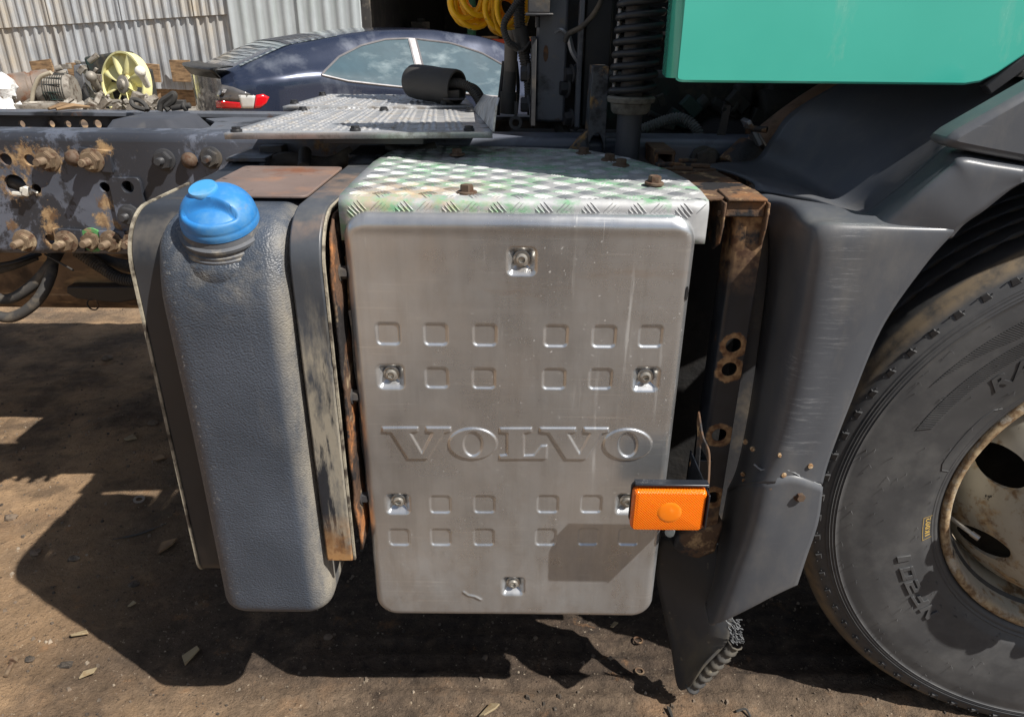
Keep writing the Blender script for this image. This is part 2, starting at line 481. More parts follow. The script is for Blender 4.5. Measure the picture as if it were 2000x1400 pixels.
def m_strap():
    t = NT('bracket_paint')
    base = t.mix(t.ramp(t.noise(8, 6), .35, .65), srgb(62,66,72), srgb(80,83,88))
    z = t.sep('Position', 'Z')
    low = t.ramp(z, 1.03, .92)
    d = t.math('MULTIPLY', t.ramp(t.noise(16, 9, .7, (1.5,1,.35), (3,1,6)), .43, .58), t.math('ADD', .10, t.math('MULTIPLY', low, .8)))
    k = t.math('MULTIPLY', t.ramp(t.noise(12, 8, .65, (2.2,1,.28), (9,1,3)), .50, .55), low)
    top = t.ramp(z, 1.105, 1.135)
    br = t.math('MULTIPLY', top, t.ramp(t.noise(10, 6, .6, (1,1,1), (4,6,3)), .48, .68))
    c = t.mix(t.math('MULTIPLY', d, .72), base, srgb(168,158,138))
    c = t.mix(br, c, srgb(132,112,98))
    c = t.mix(k, c, srgb(34,36,42))
    ru = t.math('MULTIPLY', t.ramp(z, .62, .52), t.ramp(t.noise(14, 7, .7), .36, .52))
    c = t.mix(ru, c, srgb(160,120,76))
    ru2 = t.math('MULTIPLY', ru, t.ramp(t.noise(30, 7, .7), .5, .6))
    c = t.mix(ru2, c, srgb(110,74,44))
    t.bump([(t.noise(90, 5), .15, .002)])
    return t.out(c, t.mixf(t.math('MAXIMUM', d, ru), .42, .85), 0.0)
M['strap'] = m_strap()
M['strap_dark'] = wmat('dark_bracket_paint', srgb(48,50,54), .40, 0, [(srgb(96,90,82),.8,0,7,.56,.76,(1,1,.4)), (srgb(38,40,45),.5,0,5,.5,.6,(1,1,.4))], [(90,.12,.002)])
M['trim'] = wmat('pale_edge_trim', srgb(160,152,134), 0.8, 0, [(srgb(70,62,54),.9,0,30,.46,.6)], [(200,.5,.002)])
M['flake'] = wmat('flaking_rust', srgb(84,62,46), 0.88, 0, [(srgb(158,104,60),.9,0,16,.50,.60,(1,1,.7)), (srgb(170,150,120),.9,0,11,.56,.66), (srgb(34,30,30),.8,0,15,.50,.57,(1,1,.6))], [(70,.6,.006),(22,.5,.01)], vary=.3)

def m_post():
    t = NT('black_post_with_rust')
    base = t.mix(t.ramp(t.noise(10, 5), .4, .7), srgb(30,33,38), srgb(44,48,56))
    z = t.sep('Position', 'Z')
    k = t.math('MULTIPLY', t.ramp(z, 1.0, 1.12), t.ramp(t.noise(24, 8, .7), .38, .5))
    k2 = t.math('MULTIPLY', t.ramp(z, .60, .52), t.ramp(t.noise(18, 8, .7), .36, .5))
    k = t.math('MAXIMUM', k, k2)
    for px in HOLES:
        k = t.math('MAXIMUM', k, t.ramp(t.math('ADD', t.near(P(px[0], px[1], Y=1.118), .034, .35), t.math('MULTIPLY', t.noise(70, 5, .6), .7)), .72, .84))
    k = t.math('MAXIMUM', k, t.ramp(t.noise(26, 6, .6, (1,1,.6), (5,5,1)), .67, .71))
    rc = t.mix(t.ramp(t.noise(60, 6), .4, .6), srgb(98,66,42), srgb(160,126,88))
    c = t.mix(k, base, rc)
    t.bump([(k, .25, .001), (t.noise(60, 4), .12, .003)])
    return t.out(c, t.mixf(k, .32, .9), 0.0)
HOLES = [(1433,675),(1425,722),(1405,850),(1393,972)]
M['post'] = m_post()

def m_fender():
    t = NT('dark_grey_fender_plastic')
    c = t.mix(t.ramp(t.noise(4, 6, .6), .3, .7), srgb(74,77,83), srgb(88,91,96))
    du = t.math('MULTIPLY', t.ramp(t.noise(7, 9, .7, (1,1,.5), (3,2,1)), .48, .76), .40)
    c = t.mix(du, c, srgb(132,126,116))
    x, z = t.sep('Position', 'X'), t.sep('Position', 'Z')
    def zone(px, py, r): return t.near(P(px, py, Y=1.035), r, .35)
    zn = zone(1575, 790, .055)
    for q in ((1552, 715, .045), (1560, 850, .045), (1655, 480, .04), (1645, 540, .04), (1632, 600, .04), (1620, 660, .035), (1665, 440, .04), (1605, 740, .035)):
        zn = t.math('MAXIMUM', zn, zone(*q))
    s = t.ramp(t.noise(60, 8, .78, (.30,1,4.0), (4,2,8)), .53, .66)
    s = t.math('MULTIPLY', s, zn)
    fine = t.ramp(t.noise(22, 3, .5, (1,1,14), (2,0,5), (0,.7,.3)), .70, .73)
    fine = t.math('MULTIPLY', fine, t.ramp(t.noise(4, 3), .45, .65))
    s = t.math('MAXIMUM', s, t.math('MULTIPLY', fine, .45))
    c = t.mix(t.math('MULTIPLY', s, .45), c, srgb(158,159,160))
    t.bump([(t.noise(3, 3), .12, .02), (t.noise(300, 3), .05, .001), (s, .15, .0006)])
    return t.out(c, t.mixf(t.math('MAXIMUM', s, du), .37, .7), 0.0)
M['fender'] = m_fender()
M['flap'] = wmat('muddy_rubber_flap', srgb(58,60,64), 0.55, 0, [(srgb(104,96,80),.9,0,7,.48,.72,(1,1,.6)), (srgb(140,130,110),.9,0,26,.64,.74)], [(40,.1,.004)])

def m_tyre():
    t = NT('tyre_rubber')
    c = t.mix(t.ramp(t.noise(6, 6, .6), .3, .7), srgb(60,61,63), srgb(76,76,77))
    du = t.math('MULTIPLY', t.ramp(t.noise(9, 8, .7), .46, .72), .30)
    c = t.mix(du, c, srgb(124,122,118))
    # dust on the tread shoulder ring
    n = t.n.new('ShaderNodeVectorMath'); n.operation = 'DISTANCE'
    tcn = t.n.new('ShaderNodeTexCoord'); spx = t.n.new('ShaderNodeSeparateXYZ'); t.l.new(tcn.outputs['Object'], spx.inputs[0])
    cmb = t.n.new('ShaderNodeCombineXYZ'); t.l.new(spx.outputs['X'], cmb.inputs[0]); t.l.new(spx.outputs['Z'], cmb.inputs[2])
    t.l.new(cmb.outputs[0], n.inputs[0]); n.inputs[1].default_value = (0, 0, 0)
    rr = n.outputs['Value']
    ring = t.math('MULTIPLY', t.math('MULTIPLY', t.ramp(rr, .564, .576), t.ramp(rr, .5905, .586)), t.ramp(t.noise(24, 8, .7), .30, .56))
    c = t.mix(t.math('MULTIPLY', ring, .75), c, srgb(142,124,98))
    t.bump([(t.noise(140, 4), .08, .001)])
    return t.out(c, t.mixf(t.math('MAXIMUM', ring, du), .48, .85), 0.0)
WHEEL = (1.176, 0.572)
M['tyre'] = m_tyre()

def m_rim():
    t = NT('rusty_white_rim')
    c = t.mix(t.ramp(t.noise(8, 6), .3, .7), srgb(172,166,150), srgb(198,193,180))
    n = t.n.new('ShaderNodeVectorMath'); n.operation = 'DISTANCE'
    tcn = t.n.new('ShaderNodeTexCoord'); spx = t.n.new('ShaderNodeSeparateXYZ'); t.l.new(tcn.outputs['Object'], spx.inputs[0])
    cmb = t.n.new('ShaderNodeCombineXYZ'); t.l.new(spx.outputs['X'], cmb.inputs[0]); t.l.new(spx.outputs['Z'], cmb.inputs[2])
    t.l.new(cmb.outputs[0], n.inputs[0]); n.inputs[1].default_value = (0, 0, 0)
    lip = t.ramp(n.outputs['Value'], .296, .306)
    k = t.ramp(t.noise(16, 9, .7, (1,1,1), (3,1,2)), .50, .60)
    k = t.math('MAXIMUM', k, t.math('MULTIPLY', lip, t.ramp(t.noise(38, 8, .7), .34, .5)))
    rc = t.mix(t.ramp(t.noise(45, 7, .65), .42, .6), srgb(122,96,68), srgb(182,160,126))
    c = t.mix(k, c, rc)
    b = t.ramp(t.noise(14, 8, .7, (1,1,1), (7,5,1)), .64, .66)
    c = t.mix(b, c, srgb(46,44,44))
    t.bump([(k, .3, .0015), (t.noise(80, 4), .1, .002)])
    return t.out(c, t.mixf(k, .42, .9), 0.0)
M['rim'] = m_rim()
M['lens'] = wmat('orange_lens', srgb(255,122,8), 0.22, 0, [], [], vary=.05, Coat_Weight=0.4, Transmission_Weight=0.0, Subsurface_Weight=0.35, Subsurface_Scale=0.006)
def m_lens():
    m = M['lens']; t = m.node_tree
    p = t.nodes['Principled BSDF']
    p.inputs['Subsurface Radius'].default_value = (1, .35, .05)
    g = t.nodes.new('ShaderNodeNewGeometry'); mp_ = t.nodes.new('ShaderNodeMapping'); mp_.inputs['Rotation'].default_value = (0, PI/4, 0)
    v = t.nodes.new('ShaderNodeTexVoronoi'); v.inputs['Scale'].default_value = 300; v.inputs['Randomness'].default_value = 0
    b = t.nodes.new('ShaderNodeBump'); b.inputs['Strength'].default_value = .8; b.inputs['Distance'].default_value = .002
    t.links.new(g.outputs['Position'], mp_.inputs['Vector']); t.links.new(mp_.outputs[0], v.inputs['Vector'])
    t.links.new(v.outputs['Distance'], b.inputs['Height']); t.links.new(b.outputs[0], p.inputs['Normal'])
m_lens()

def m_rail():
    t = NT('chipped_chassis_paint')
    c = t.mix(t.ramp(t.noise(5, 6), .35, .65), srgb(80,85,96), srgb(104,109,121))
    dark = t.ramp(t.noise(5.5, 10, .74, (1,1,.8), (3,7,2), (0,0,0), .25), .485, .52)
    left = t.ramp(t.sep('Position', 'X'), -.52, -.85)
    dark = t.math('MULTIPLY', dark, t.math('ADD', .35, t.math('MULTIPLY', left, .65)))
    c = t.mix(dark, c, srgb(50,52,58))
    k = t.math('MULTIPLY', t.ramp(t.noise(17, 9, .7, (1,1,.7), (5,2,9)), .62, .66), left)
    for (px, py, r) in [(15,312,.032),(55,308,.05),(95,312,.045),(145,308,.03),(205,292,.03),(30,365,.05),(70,372,.02),(98,420,.03),(105,470,.035),(100,445,.03),(135,470,.03),(182,470,.03),(205,395,.03),(200,430,.03),(222,470,.035),(232,440,.025),(24,440,.02)]:
        k = t.math('MAXIMUM', k, t.ramp(t.math('ADD', t.near(P(px, py, Y=1.65), r*1.1, .05), t.math('MULTIPLY', t.noise(85, 10, .8, (1,1,.8), (px,1,1)), 2.6)), 1.68, 1.94))
    k = t.math('MAXIMUM', k, t.math('MULTIPLY', t.near(P(632, 290, Y=1.65), .07, .2), t.ramp(t.noise(30, 8, .7), .45, .6)))
    rc = t.mix(t.ramp(t.noise(50, 7, .65), .42, .6), srgb(112,84,56), srgb(176,146,106))
    c = t.mix(t.math('MULTIPLY', k, .9), c, rc)
    t.bump([(k, .35, .0015), (dark, .12, .0006), (t.noise(70, 4), .1, .002)])
    return t.out(c, t.mixf(k, .38, .9), 0.0)
M['rail'] = m_rail()

def m_dirt():
    t = NT('packed_dirt')
    n1, n2 = t.noise(1.1, 8, .6), t.noise(4.5, 9, .66, off=(3,1,0))
    n3, n4 = t.noise(26, 8, .7, off=(1,5,0)), t.noise(120, 5, .6)
    c = t.mix(t.ramp(n3, .32, .68), srgb(84,72,60), srgb(130,112,93))
    c = t.mix(t.ramp(n2, .52, .70), c, srgb(146,116,88))
    c = t.mix(t.math('MULTIPLY', t.ramp(n4, .5, .66), .45), c, srgb(92,78,66))
    x = t.sep('Position', 'X')
    warm = t.ramp(x, -.35, -1.1)
    c = t.mix(t.math('MULTIPLY', warm, t.ramp(t.noise(3, 7, .65, off=(5,5,0)), .3, .6)), c, srgb(174,143,109))
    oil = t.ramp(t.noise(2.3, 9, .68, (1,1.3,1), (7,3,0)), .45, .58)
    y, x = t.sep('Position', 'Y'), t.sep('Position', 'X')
    under = t.math('MULTIPLY', t.ramp(y, 1.13, 1.24), t.ramp(y, 3.0, 2.1))  # dirt under the truck darkened: its shade painted in with oily soil
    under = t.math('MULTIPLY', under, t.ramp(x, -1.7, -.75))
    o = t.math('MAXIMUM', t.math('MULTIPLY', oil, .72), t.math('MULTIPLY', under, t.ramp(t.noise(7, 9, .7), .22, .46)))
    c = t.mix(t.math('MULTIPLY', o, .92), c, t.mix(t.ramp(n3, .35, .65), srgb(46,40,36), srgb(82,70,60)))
    spk2 = t.ramp(t.noise(70, 6, .7, off=(6,2,0)), .60, .66)
    c = t.mix(t.math('MULTIPLY', spk2, .75), c, srgb(48,41,36))
    spk3 = t.ramp(t.noise(95, 5, .7, off=(1,8,0)), .64, .68)
    c = t.mix(t.math('MULTIPLY', spk3, .6), c, srgb(196,180,156))
    org = t.math('MULTIPLY', t.ramp(t.noise(9, 8, .7, off=(2,9,0)), .60, .72), .55)
    c = t.mix(org, c, srgb(160,118,80))
    far = t.ramp(y, 3.0, 7.0)
    c = t.mix(t.math('MULTIPLY', far, .5), c, srgb(170,156,138))
    t.bump([(n3, .6, .025), (n4, .7, .008), (t.noise(360, 3), .4, .003)])
    return t.out(c, .93, 0.0, Specular_IOR_Level=0.25)
M['dirt'] = m_dirt()
M['stone'] = wmat('dirt_stones', srgb(112,98,84), 0.95, 0, [(srgb(60,54,48),.95,0,5,.45,.6), (srgb(160,146,128),.95,0,9,.55,.65)], vary=.3)

# ------------------------------------------------------------------ ground
def vnoise(x, y, scale, seed):
    r = np.random.default_rng(seed); G = r.random((97, 97))
    u, v = x*scale + 31.7, y*scale + 17.3
    i, j = np.floor(u).astype(int), np.floor(v).astype(int)
    a, b = u - i, v - j
    a, b = a*a*(3-2*a), b*b*(3-2*b)
    g = lambda p, q: G[p % 97, q % 97]
    return (g(i,j)*(1-a) + g(i+1,j)*a)*(1-b) + (g(i,j+1)*(1-a) + g(i+1,j+1)*a)*b - .5

def ground_z(x, y):
    z = .030*vnoise(x, y, 1.3, 1) + .016*vnoise(x, y, 5, 2) + .009*vnoise(x, y, 17, 3) + .005*vnoise(x, y, 46, 4)
    for yc, a in ((1.175, .009), (1.225, .012), (1.285, .013), (1.345, .010), (1.46, .008)):
        yy = yc + .012*vnoise(x, x*0, 3, 5) + .01*(x-.2)
        z = z + a*np.exp(-((y-yy)/.012)**2)*(.5+1.2*(vnoise(x, y*0, 8, 6)+.5))*np.clip((x+.75)/.4, 0, 1)
    e = np.minimum(np.minimum(x+4.2, 3.2-x), np.minimum(y-.2, 5.4-y))
    return z*np.clip(e/.4, 0, 1)

def make_ground():
    xs = np.arange(-4.2, 3.2001, .0148); ys = np.arange(.2, 5.4001, .0130)
    xs[-1] = 3.2; ys[-1] = 5.4
    X, Y = np.meshgrid(xs, ys)
    Z = ground_z(X, Y)
    mb = MB()
    v = np.stack([X, Y, Z], -1).reshape(-1, 3)
    n, m = len(xs), len(ys)
    I, J = np.meshgrid(np.arange(n-1), np.arange(m-1))
    a = (J*n + I).ravel()
    mb.v = v.tolist(); mb.f = np.stack([a, a+1, a+n+1, a+n], -1).tolist()
    o = len(mb.v)                                                        # the far ring, out to the horizon
    R = 600
    gx, gy = [-R, -4.2, 3.2, R], [-R, .2, 5.4, R]
    mb.v += [(x, y, 0.0) for y in gy for x in gx]
    mb.f += [(o+j*4+i, o+j*4+i+1, o+j*4+i+5, o+j*4+i+4) for j in range(3) for i in range(3) if not (i == 1 and j == 1)]
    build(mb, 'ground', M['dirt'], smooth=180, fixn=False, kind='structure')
    st = MB()
    for i in range(7000):
        if i < 5200: x, y = random.uniform(-2.4, 1.6), random.uniform(.9, 2.6)
        else: x, y = random.uniform(-3.6, 2.4), random.uniform(2.0, 5.2)
        r = random.choice((.0012, .0015, .002, .002, .0025, .003, .004, .006))*random.uniform(.7, 1.3)
        z = float(ground_z(np.array([x]), np.array([y]))[0])
        a = random.uniform(0, 6.3); q = [Vector((math.cos(a+t), math.sin(a+t), 0))*r*random.uniform(.7, 1.2) for t in (0, 1.5, 3.0, 4.6)]
        c = Vector((x, y, z + r*.25))
        st.add([c + p - Vector((0,0,r*.5)) for p in q] + [c + p*.6 + Vector((0,0,r*random.uniform(.3,.7))) for p in q],
               [(0,1,5,4),(1,2,6,5),(2,3,7,6),(3,0,4,7),(4,5,6,7)])
    build(st, 'gravel', M['stone'], smooth=20, fixn=False, kind='stuff', label='small loose stones and grit scattered over the packed dirt', category='gravel')
make_ground()
def gz(x, y): return float(ground_z(np.array([x]), np.array([y]))[0])

# ------------------------------------------------------------------ the truck
truck = empty('truck', (0.4, 1.9, 0), label='teal truck with grey fender, aluminium battery cover, blue capped tank and bare rusty chassis', category='truck')

# bolt meshes (z axis points out of the surface)
def bolt_mesh(name, mat, af=.0165, h=.013, wash=.024, stud=0, sr=.009, dome=False):
    b = MB()
    if wash: b.lathe([(0,0),(wash,0),(wash,.004),(wash*.93,.005),(0,.005)], (0,0,0), (0,0,1), 20)
    if dome:
        b.lathe([(af*1.15,.004),(af*1.12,.010),(af*.9,.016),(af*.5,.021),(0,.023)], (0,0,0), (0,0,1), 16)
    else:
        hx = [(af*1.12*math.cos(PI/3*k), af*1.12*math.sin(PI/3*k)) for k in range(6)]
        b.prism([(x, y, .004) for x, y in hx], (0,0,h*.85))
        b.prism([(x*.9, y*.9, .004+h*.85) for x, y in hx], (0,0,h*.12))
    if stud:
        pr = [(sr*.98, h)]
        k = 0; z = h
        while z < h + stud - .003:
            pr += [(sr*(.88 if k % 2 else 1.0), z)]; z += .0016; k += 1
        pr += [(sr*.8, h+stud), (0, h+stud)]
        b.lathe(pr, (0,0,0), (0,0,1), 14)
    return proto(b, name, mat, 35)
B_STUD = bolt_mesh('bolt', M['bolt'], .019, .017, .027, .030, .0095)
B_DARKSTUD = bolt_mesh('bolt', M['steel_dark'], .018, .016, .025, .022, .009)
B_DOME = bolt_mesh('rivet', M['bolt_brown'], .016, .01, .0, 0, dome=True)
B_HEX = bolt_mesh('bolt', M['bolt_brown'], .0115, .013, .019)
B_HEXDARK = bolt_mesh('bolt', M['steel_dark'], .016, .018, .024)
B_CLIP = bolt_mesh('clip', M['black'], .008, .006, .011)
B_SOCKET = None

# ---- chassis rails
def rail(Yw, inward, holes, x0, x1, z0=.899, z1=1.182, name_mat='rail'):
    mb = MB(); t = .009; r = .018
    s = 1 if inward > 0 else -1
    mb.plate([(x0, z0+r), (x1, z0+r), (x1, z1-r), (x0, z1-r)], holes, lambda u, v, w: Vector((u, Yw + s*w, v)), t)
    for zc, sg in ((z1-r, 1), (z0+r, -1)):
        prof = [(Yw + s*(r - r*math.cos(a)), zc + sg*r*math.sin(a)) for a in (PI/2*k/6 for k in range(7))] + [(Yw + s*.095, zc + sg*r)]
        prof += [(Yw + s*.095, zc + sg*(r-t)), (Yw + s*r, zc + sg*(r-t)), (Yw + s*t, zc)]
        mb.grid([[(x0, a, b) for a, b in prof], [(x1, a, b) for a, b in prof]], cu=True)
    return mb
YR = 1.65
hl = []
for px, py, r in [(11,312,.014),(58,313,.013),(30,363,.026),(71,369,.011),(204,366,.012),(98,468,.013),(253,364,.013)]:
    q = P(px, py, Y=YR); hl.append([(a, b) for a, b in circ(q.x, q.z, r, 18)])
near_rail = build(rail(YR, 1, hl, -3.4, 2.4), 'chassis_rail', M['rail'], truck, label='grey chassis rail with chipped paint, rust blooms and bolts')
def on_rail(px, py, w=0): q = P(px, py, Y=YR); return Vector((q.x, YR - w, q.z))
for px, py, me, w, sp in [(95,312,B_STUD,0,.3),(185,312,B_STUD,.009,.1),(50,470,B_STUD,0,.5),(135,470,B_STUD,.009,.2),(182,468,B_STUD,0,.7),(222,470,B_STUD,.009,.4),(262,470,B_STUD,0,0),
                          (322,312,B_DARKSTUD,0,.2),(413,308,B_DARKSTUD,0,.5),(257,418,B_DARKSTUD,.009,.8)]:
    place(me, 'bolt', near_rail, on_rail(px, py, w), (0,-1,0), sp)
for px, py in ((146,308),(372,313)):
    place(B_DOME, 'rivet', near_rail, on_rail(px, py), (0,-1,0))
def washer_plate(px0, py0, px1, py1, mat, rot=0):
    a, b = on_rail(px0, py1), on_rail(px1, py0)
    c = (a+b)/2; sx, sz = abs(b.x-a.x), abs(b.z-a.z)
    mb = MB().obox((c.x, YR-.0045, c.z), (sx, .009, sz), Matrix.Rotation(rot, 3, 'Y'))
    build(mb, 'washer_plate', mat, near_rail, bevel=.002)
washer_plate(165, 290, 216, 334, M['rail'], .1)
washer_plate(116, 446, 161, 488, M['rail'], .04)
washer_plate(204, 450, 246, 488, M['rail'], .0)
mb = MB(); q0, q1, = on_rail(235, 440), on_rail(275, 346)
hq = P(253, 364, Y=YR)
mb.plate(rrect(q0.x, q0.z, q1.x, q1.z, .012), [circ(hq.x, hq.z, .014)], lambda u, v, w: Vector((u, YR - w, v)), .009)
build(mb, 'washer_plate', M['rail'], near_rail, bevel=.0015)
mb = MB(); q = on_rail(182, 468)
mb.lathe([(.020,0),(.029,0),(.029,.006),(.020,.006)], q, (0,-1,0), 20)
build(mb, 'green_ring', wmat('green_marking_paint', srgb(88,150,90), .6, 0, [(srgb(150,130,100),.8,0,60,.5,.6)]), near_rail)
# white plastic plug and the black corrugated end seen in the big hole
mb = MB(); q = on_rail(30, 363, -.02)
pts = [q + Vector((-.03, .01, .01)), q + Vector((.03, .012, -.012))]
rows = []
for i in range(25):
    p = pts[0].lerp(pts[1], i/24); rows.append(p)
mb.tube(rows, [.021 + .0022*math.sin(i*1.57*2) for i in range(25)], 14)
build(mb, 'corrugated_hose', M['black'], truck)
mb = MB(); q = on_rail(58, 371, .012)
mb.obox(q, (.026,.008,.010), Matrix.Rotation(.25, 3, 'Y')).obox(q + Vector((-.022,0,-.006)), (.024,.006,.007), Matrix.Rotation(.1, 3, 'Y')).obox(q + Vector((.002,-.004,.0)), (.012,.012,.020), Matrix.Rotation(.35, 3, 'Y'))
mb.tube([q + Vector((.01,0,.003)), q + Vector((.022,.002,-.004)), q + Vector((.014,.012,-.012))], .003, 6)
build(mb, 'plastic_clip', M['white_bit'], truck, bevel=.0015, label='small white plastic clip in a rusty rail hole')
# far rail
hl2 = []
for px, py, r in [(42,243,.010),(100,243,.010),(132,243,.010),(163,243,.013),(190,243,.012)]:
    q = P(px, py, Y=2.15); hl2.append(circ(q.x, q.z, r, 14))
far_rail = build(rail(2.16, -1, hl2, -3.6, 2.4, name_mat='rail'), 'chassis_rail', M['steel'], truck, label='far chassis rail with pale sunlit top flange')
mb = MB()
for px in (600, 660): build(MB().box((P(px,228,Z=1.18).x-.02, 2.03, 1.183), (P(px,228,Z=1.18).x+.02, 2.07, 1.188)), 'shim', M['bolt_brown'], truck)
# cross members between the rails
for x in (-2.2, -.93, .62, 1.6):
    mb = MB().box((x-.05, YR+.012, .94), (x+.05, 2.149, .952)).box((x-.05, YR+.012, .952), (x-.04, 2.149, 1.13)).box((x+.04, YR+.012, .952), (x+.05, 2.149, 1.13))
    build(mb, 'crossmember', M['steel_dark'], truck)
# grey gusset sheet between the rails, with its curved cut-out
a = [P(x, y, Z=1.172) for x, y in ((330,262),(600,262),(640,240),(560,232),(470,230),(402,233),(420,240),(410,250),(372,258))]
mb = MB().prism([(p.x, p.y, 1.168) for p in a], (0, 0, .006))
build(mb, 'gusset_plate', M['steel'], truck)
# dark plastic lid between the rails
def lid():
    a0, a1 = P(178,260,Z=1.165), P(372,261,Z=1.165)
    x0, x1, y0, y1, z = a0.x, a1.x, 1.76, 2.0, 1.135
    rows = []
    for inset, dz in ((0,0),(0,.018),(.012,.020),(.035,.058),(.05,.062)):
        rows.append([Vector((u, v, z+dz)) for u, v in rrect(x0+inset*1.3, y0+inset, x1-inset*1.3, y1-inset, .03-inset*.4)])
    mb = MB().grid(rows, cu=True); n = len(rows[0]); o = 4*n
    mb.f.append(tuple(range(o, o+n)))
    for k in range(3):
        x = x0 + (x1-x0)*(.2+.3*k); mb.box((x-.012, y0-.008, z+.002), (x+.012, y0+.004, z+.017))
    return mb
build(lid(), 'plastic_lid', M['box_lid'], truck, smooth=50, label='dark grey plastic lid between the chassis rails')

# ---- below the rail: air tank, hoses
zt0 = P(120, 590, Y=2.42).z
rows = []
for x, k in ((-3.3,.5),(-3.28,.85),(-3.2,1),(-.45,1),(-.37,.85),(-.35,.5)):
    cy_, cz_ = 2.62, (zt0+1.11)/2
    rows.append([Vector((x, cy_ + (a-cy_)*k, cz_ + (b-cz_)*k)) for a, b in rrect(2.26, zt0, 2.98, 1.11, .13, 8)])  # hidden far side made deeper and taller to shade the ground behind
mb = MB().grid(rows, cu=True); n_ = len(rows[0]); mb.f += [tuple(range(n_)), tuple(range(5*n_, 6*n_))]
build(mb, 'fuel_tank', wmat('dusty_brown_tank', srgb(124,102,80), .7, 0, [(srgb(72,60,50),.85,0,8,.44,.62),(srgb(176,146,108),.85,0,10,.54,.68,(.5,1,2))], [(40,.2,.004)]), truck, smooth=50, label='dusty brown tank on the far side below the chassis')
mb = MB().prism([P(x, y, Y=2.22) for x, y in ((130,573),(150,584),(230,592),(262,586),(285,572),(285,560),(130,560))], (0,.10,0))
build(mb, 'tank_cradle', M['black'], truck, bevel=.004)
q = P(180, 596, Y=1.93)
build(MB().tube([q + Vector((.016*math.cos(t), .004, .016*math.sin(t))) for t in np.linspace(0, 6.1, 16)], .0022, 6), 'drain_ring', M['rust'], truck)
def hose(pts, r, mat, name='hose', ribs=0, n=10, sp=8, **kw):
    s = spline(pts, sp)
    if ribs:
        L = [0.0]
        for i in range(1, len(s)): L.append(L[-1] + (s[i]-s[i-1]).length)
        m = int(L[-1]/ribs)*4 + 1
        out, rs = [], []
        for k in range(m):
            d = L[-1]*k/(m-1)
            i = min(max(int(np.searchsorted(L, d)), 1), len(s)-1)
            t = (d - L[i-1])/max(1e-9, L[i]-L[i-1])
            out.append(s[i-1].lerp(s[i], min(1, t))); rs.append(r*(1.0 if k % 4 in (0, 1) else .86))
        s, r = out, rs
    return build(MB().tube(s, r, n), name, mat, truck, smooth=50 if not ribs else 30, **kw)
hose([P(-40,560,Y=1.72), P(10,585,Y=1.7), P(60,560,Y=1.7), P(100,515,Y=1.72), P(120,480,Y=1.76)], .0135, M['hose'])
hose([P(-40,605,Y=1.66), P(20,620,Y=1.66), P(70,590,Y=1.67), P(98,540,Y=1.70), P(105,490,Y=1.75)], .0135, M['hose'])
hose([P(-40,535,Y=1.74), P(20,520,Y=1.74), P(70,500,Y=1.76)], .012, M['hose'])
hose([P(-30,522,Y=1.70), P(30,512,Y=1.72), P(80,495,Y=1.76)], .006, M['black'])
hose([P(150,490,Y=1.74), P(195,520,Y=1.74), P(240,545,Y=1.73), P(300,548,Y=1.72)], .016, M['hose'], ribs=.0065)
hose([P(170,490,Y=1.78), P(225,515,Y=1.78), P(300,525,Y=1.76)], .016, M['hose'])
hose([P(88,497,Y=1.70), P(120,515,Y=1.66), P(143,528,Y=1.64)], .0025, M['hose'], name='cable_tie')

# ---- washer-fluid style plastic tank with a blue cap
TX0, TX1, TY0, TY1, TZ0, TZ1 = -.545, -.338, 1.005, 1.40, .385, 1.142
def tank():
    cx, hw = (TX0+TX1)/2, (TX1-TX0)/2
    rows = []
    def sec(z, inset, yf):
        r = max(.008, .044 - inset*.5)
        pts = rrect(cx-hw+inset, yf+inset, cx+hw-inset, TY1-inset, r, 9)
        return [Vector((p[0], p[1], z)) for p in pts]
    rb, rt = .034, .050
    for k in range(0, 7):
        a = PI/2*k/6; rows.append(sec(TZ0 + rb - rb*math.cos(a), rb*(1-math.sin(a)), TY0 + .006))
    for k in range(1, 30):
        z = TZ0+rb + (TZ1-rt-TZ0-rb)*k/30
        f = max(0, (z-1.0)/.12)
        rows.append(sec(z, .0022*math.sin(PI*k/30), TY0 + .006*(1-k/30) + .042*f*f))
    for k in range(0, 9):
        a = PI/2*k/8; z = TZ1 - rt + rt*math.sin(a); f = max(0, (z-1.0)/.12)
        rows.append(sec(z, rt*.75*(1-math.cos(a)), TY0 + .042*f*f))
    mb = MB().grid(rows, cu=True); n = len(rows[0])
    mb.f.append(tuple(range(n))); o = (len(rows)-1)*n; mb.f.append(tuple(range(o, o+n)))
    return mb
fluid_tank = build(tank(), 'fluid_tank', M['tank'], truck, smooth=60, label='tall grey grained plastic tank with dusty edges')
ca = Vector((.03, -.40, 1.0)).normalized()                                  # neck axis, leaning towards the viewer
cc = P(432, 434, Y=1.066)                                                   # middle of the cap's rim
build(MB().lathe([(.082,-.095),(.080,-.062),(.077,-.046),(.073,-.037),(.069,-.032),(.0655,-.0295)], cc, ca, 48), 'collar', M['tank'], fluid_tank, smooth=60)
mb = MB().lathe([(.0665,-.032),(.0665,-.027),(.0645,-.0255),(.0645,-.021),(.0615,-.0195),(.0615,-.015),(.0640,-.0135),(.0640,-.009),(.0585,-.007),(.0565,.0),(.053,.010)], cc, ca, 48)
build(mb, 'neck', M['neck'], fluid_tank, smooth=35)
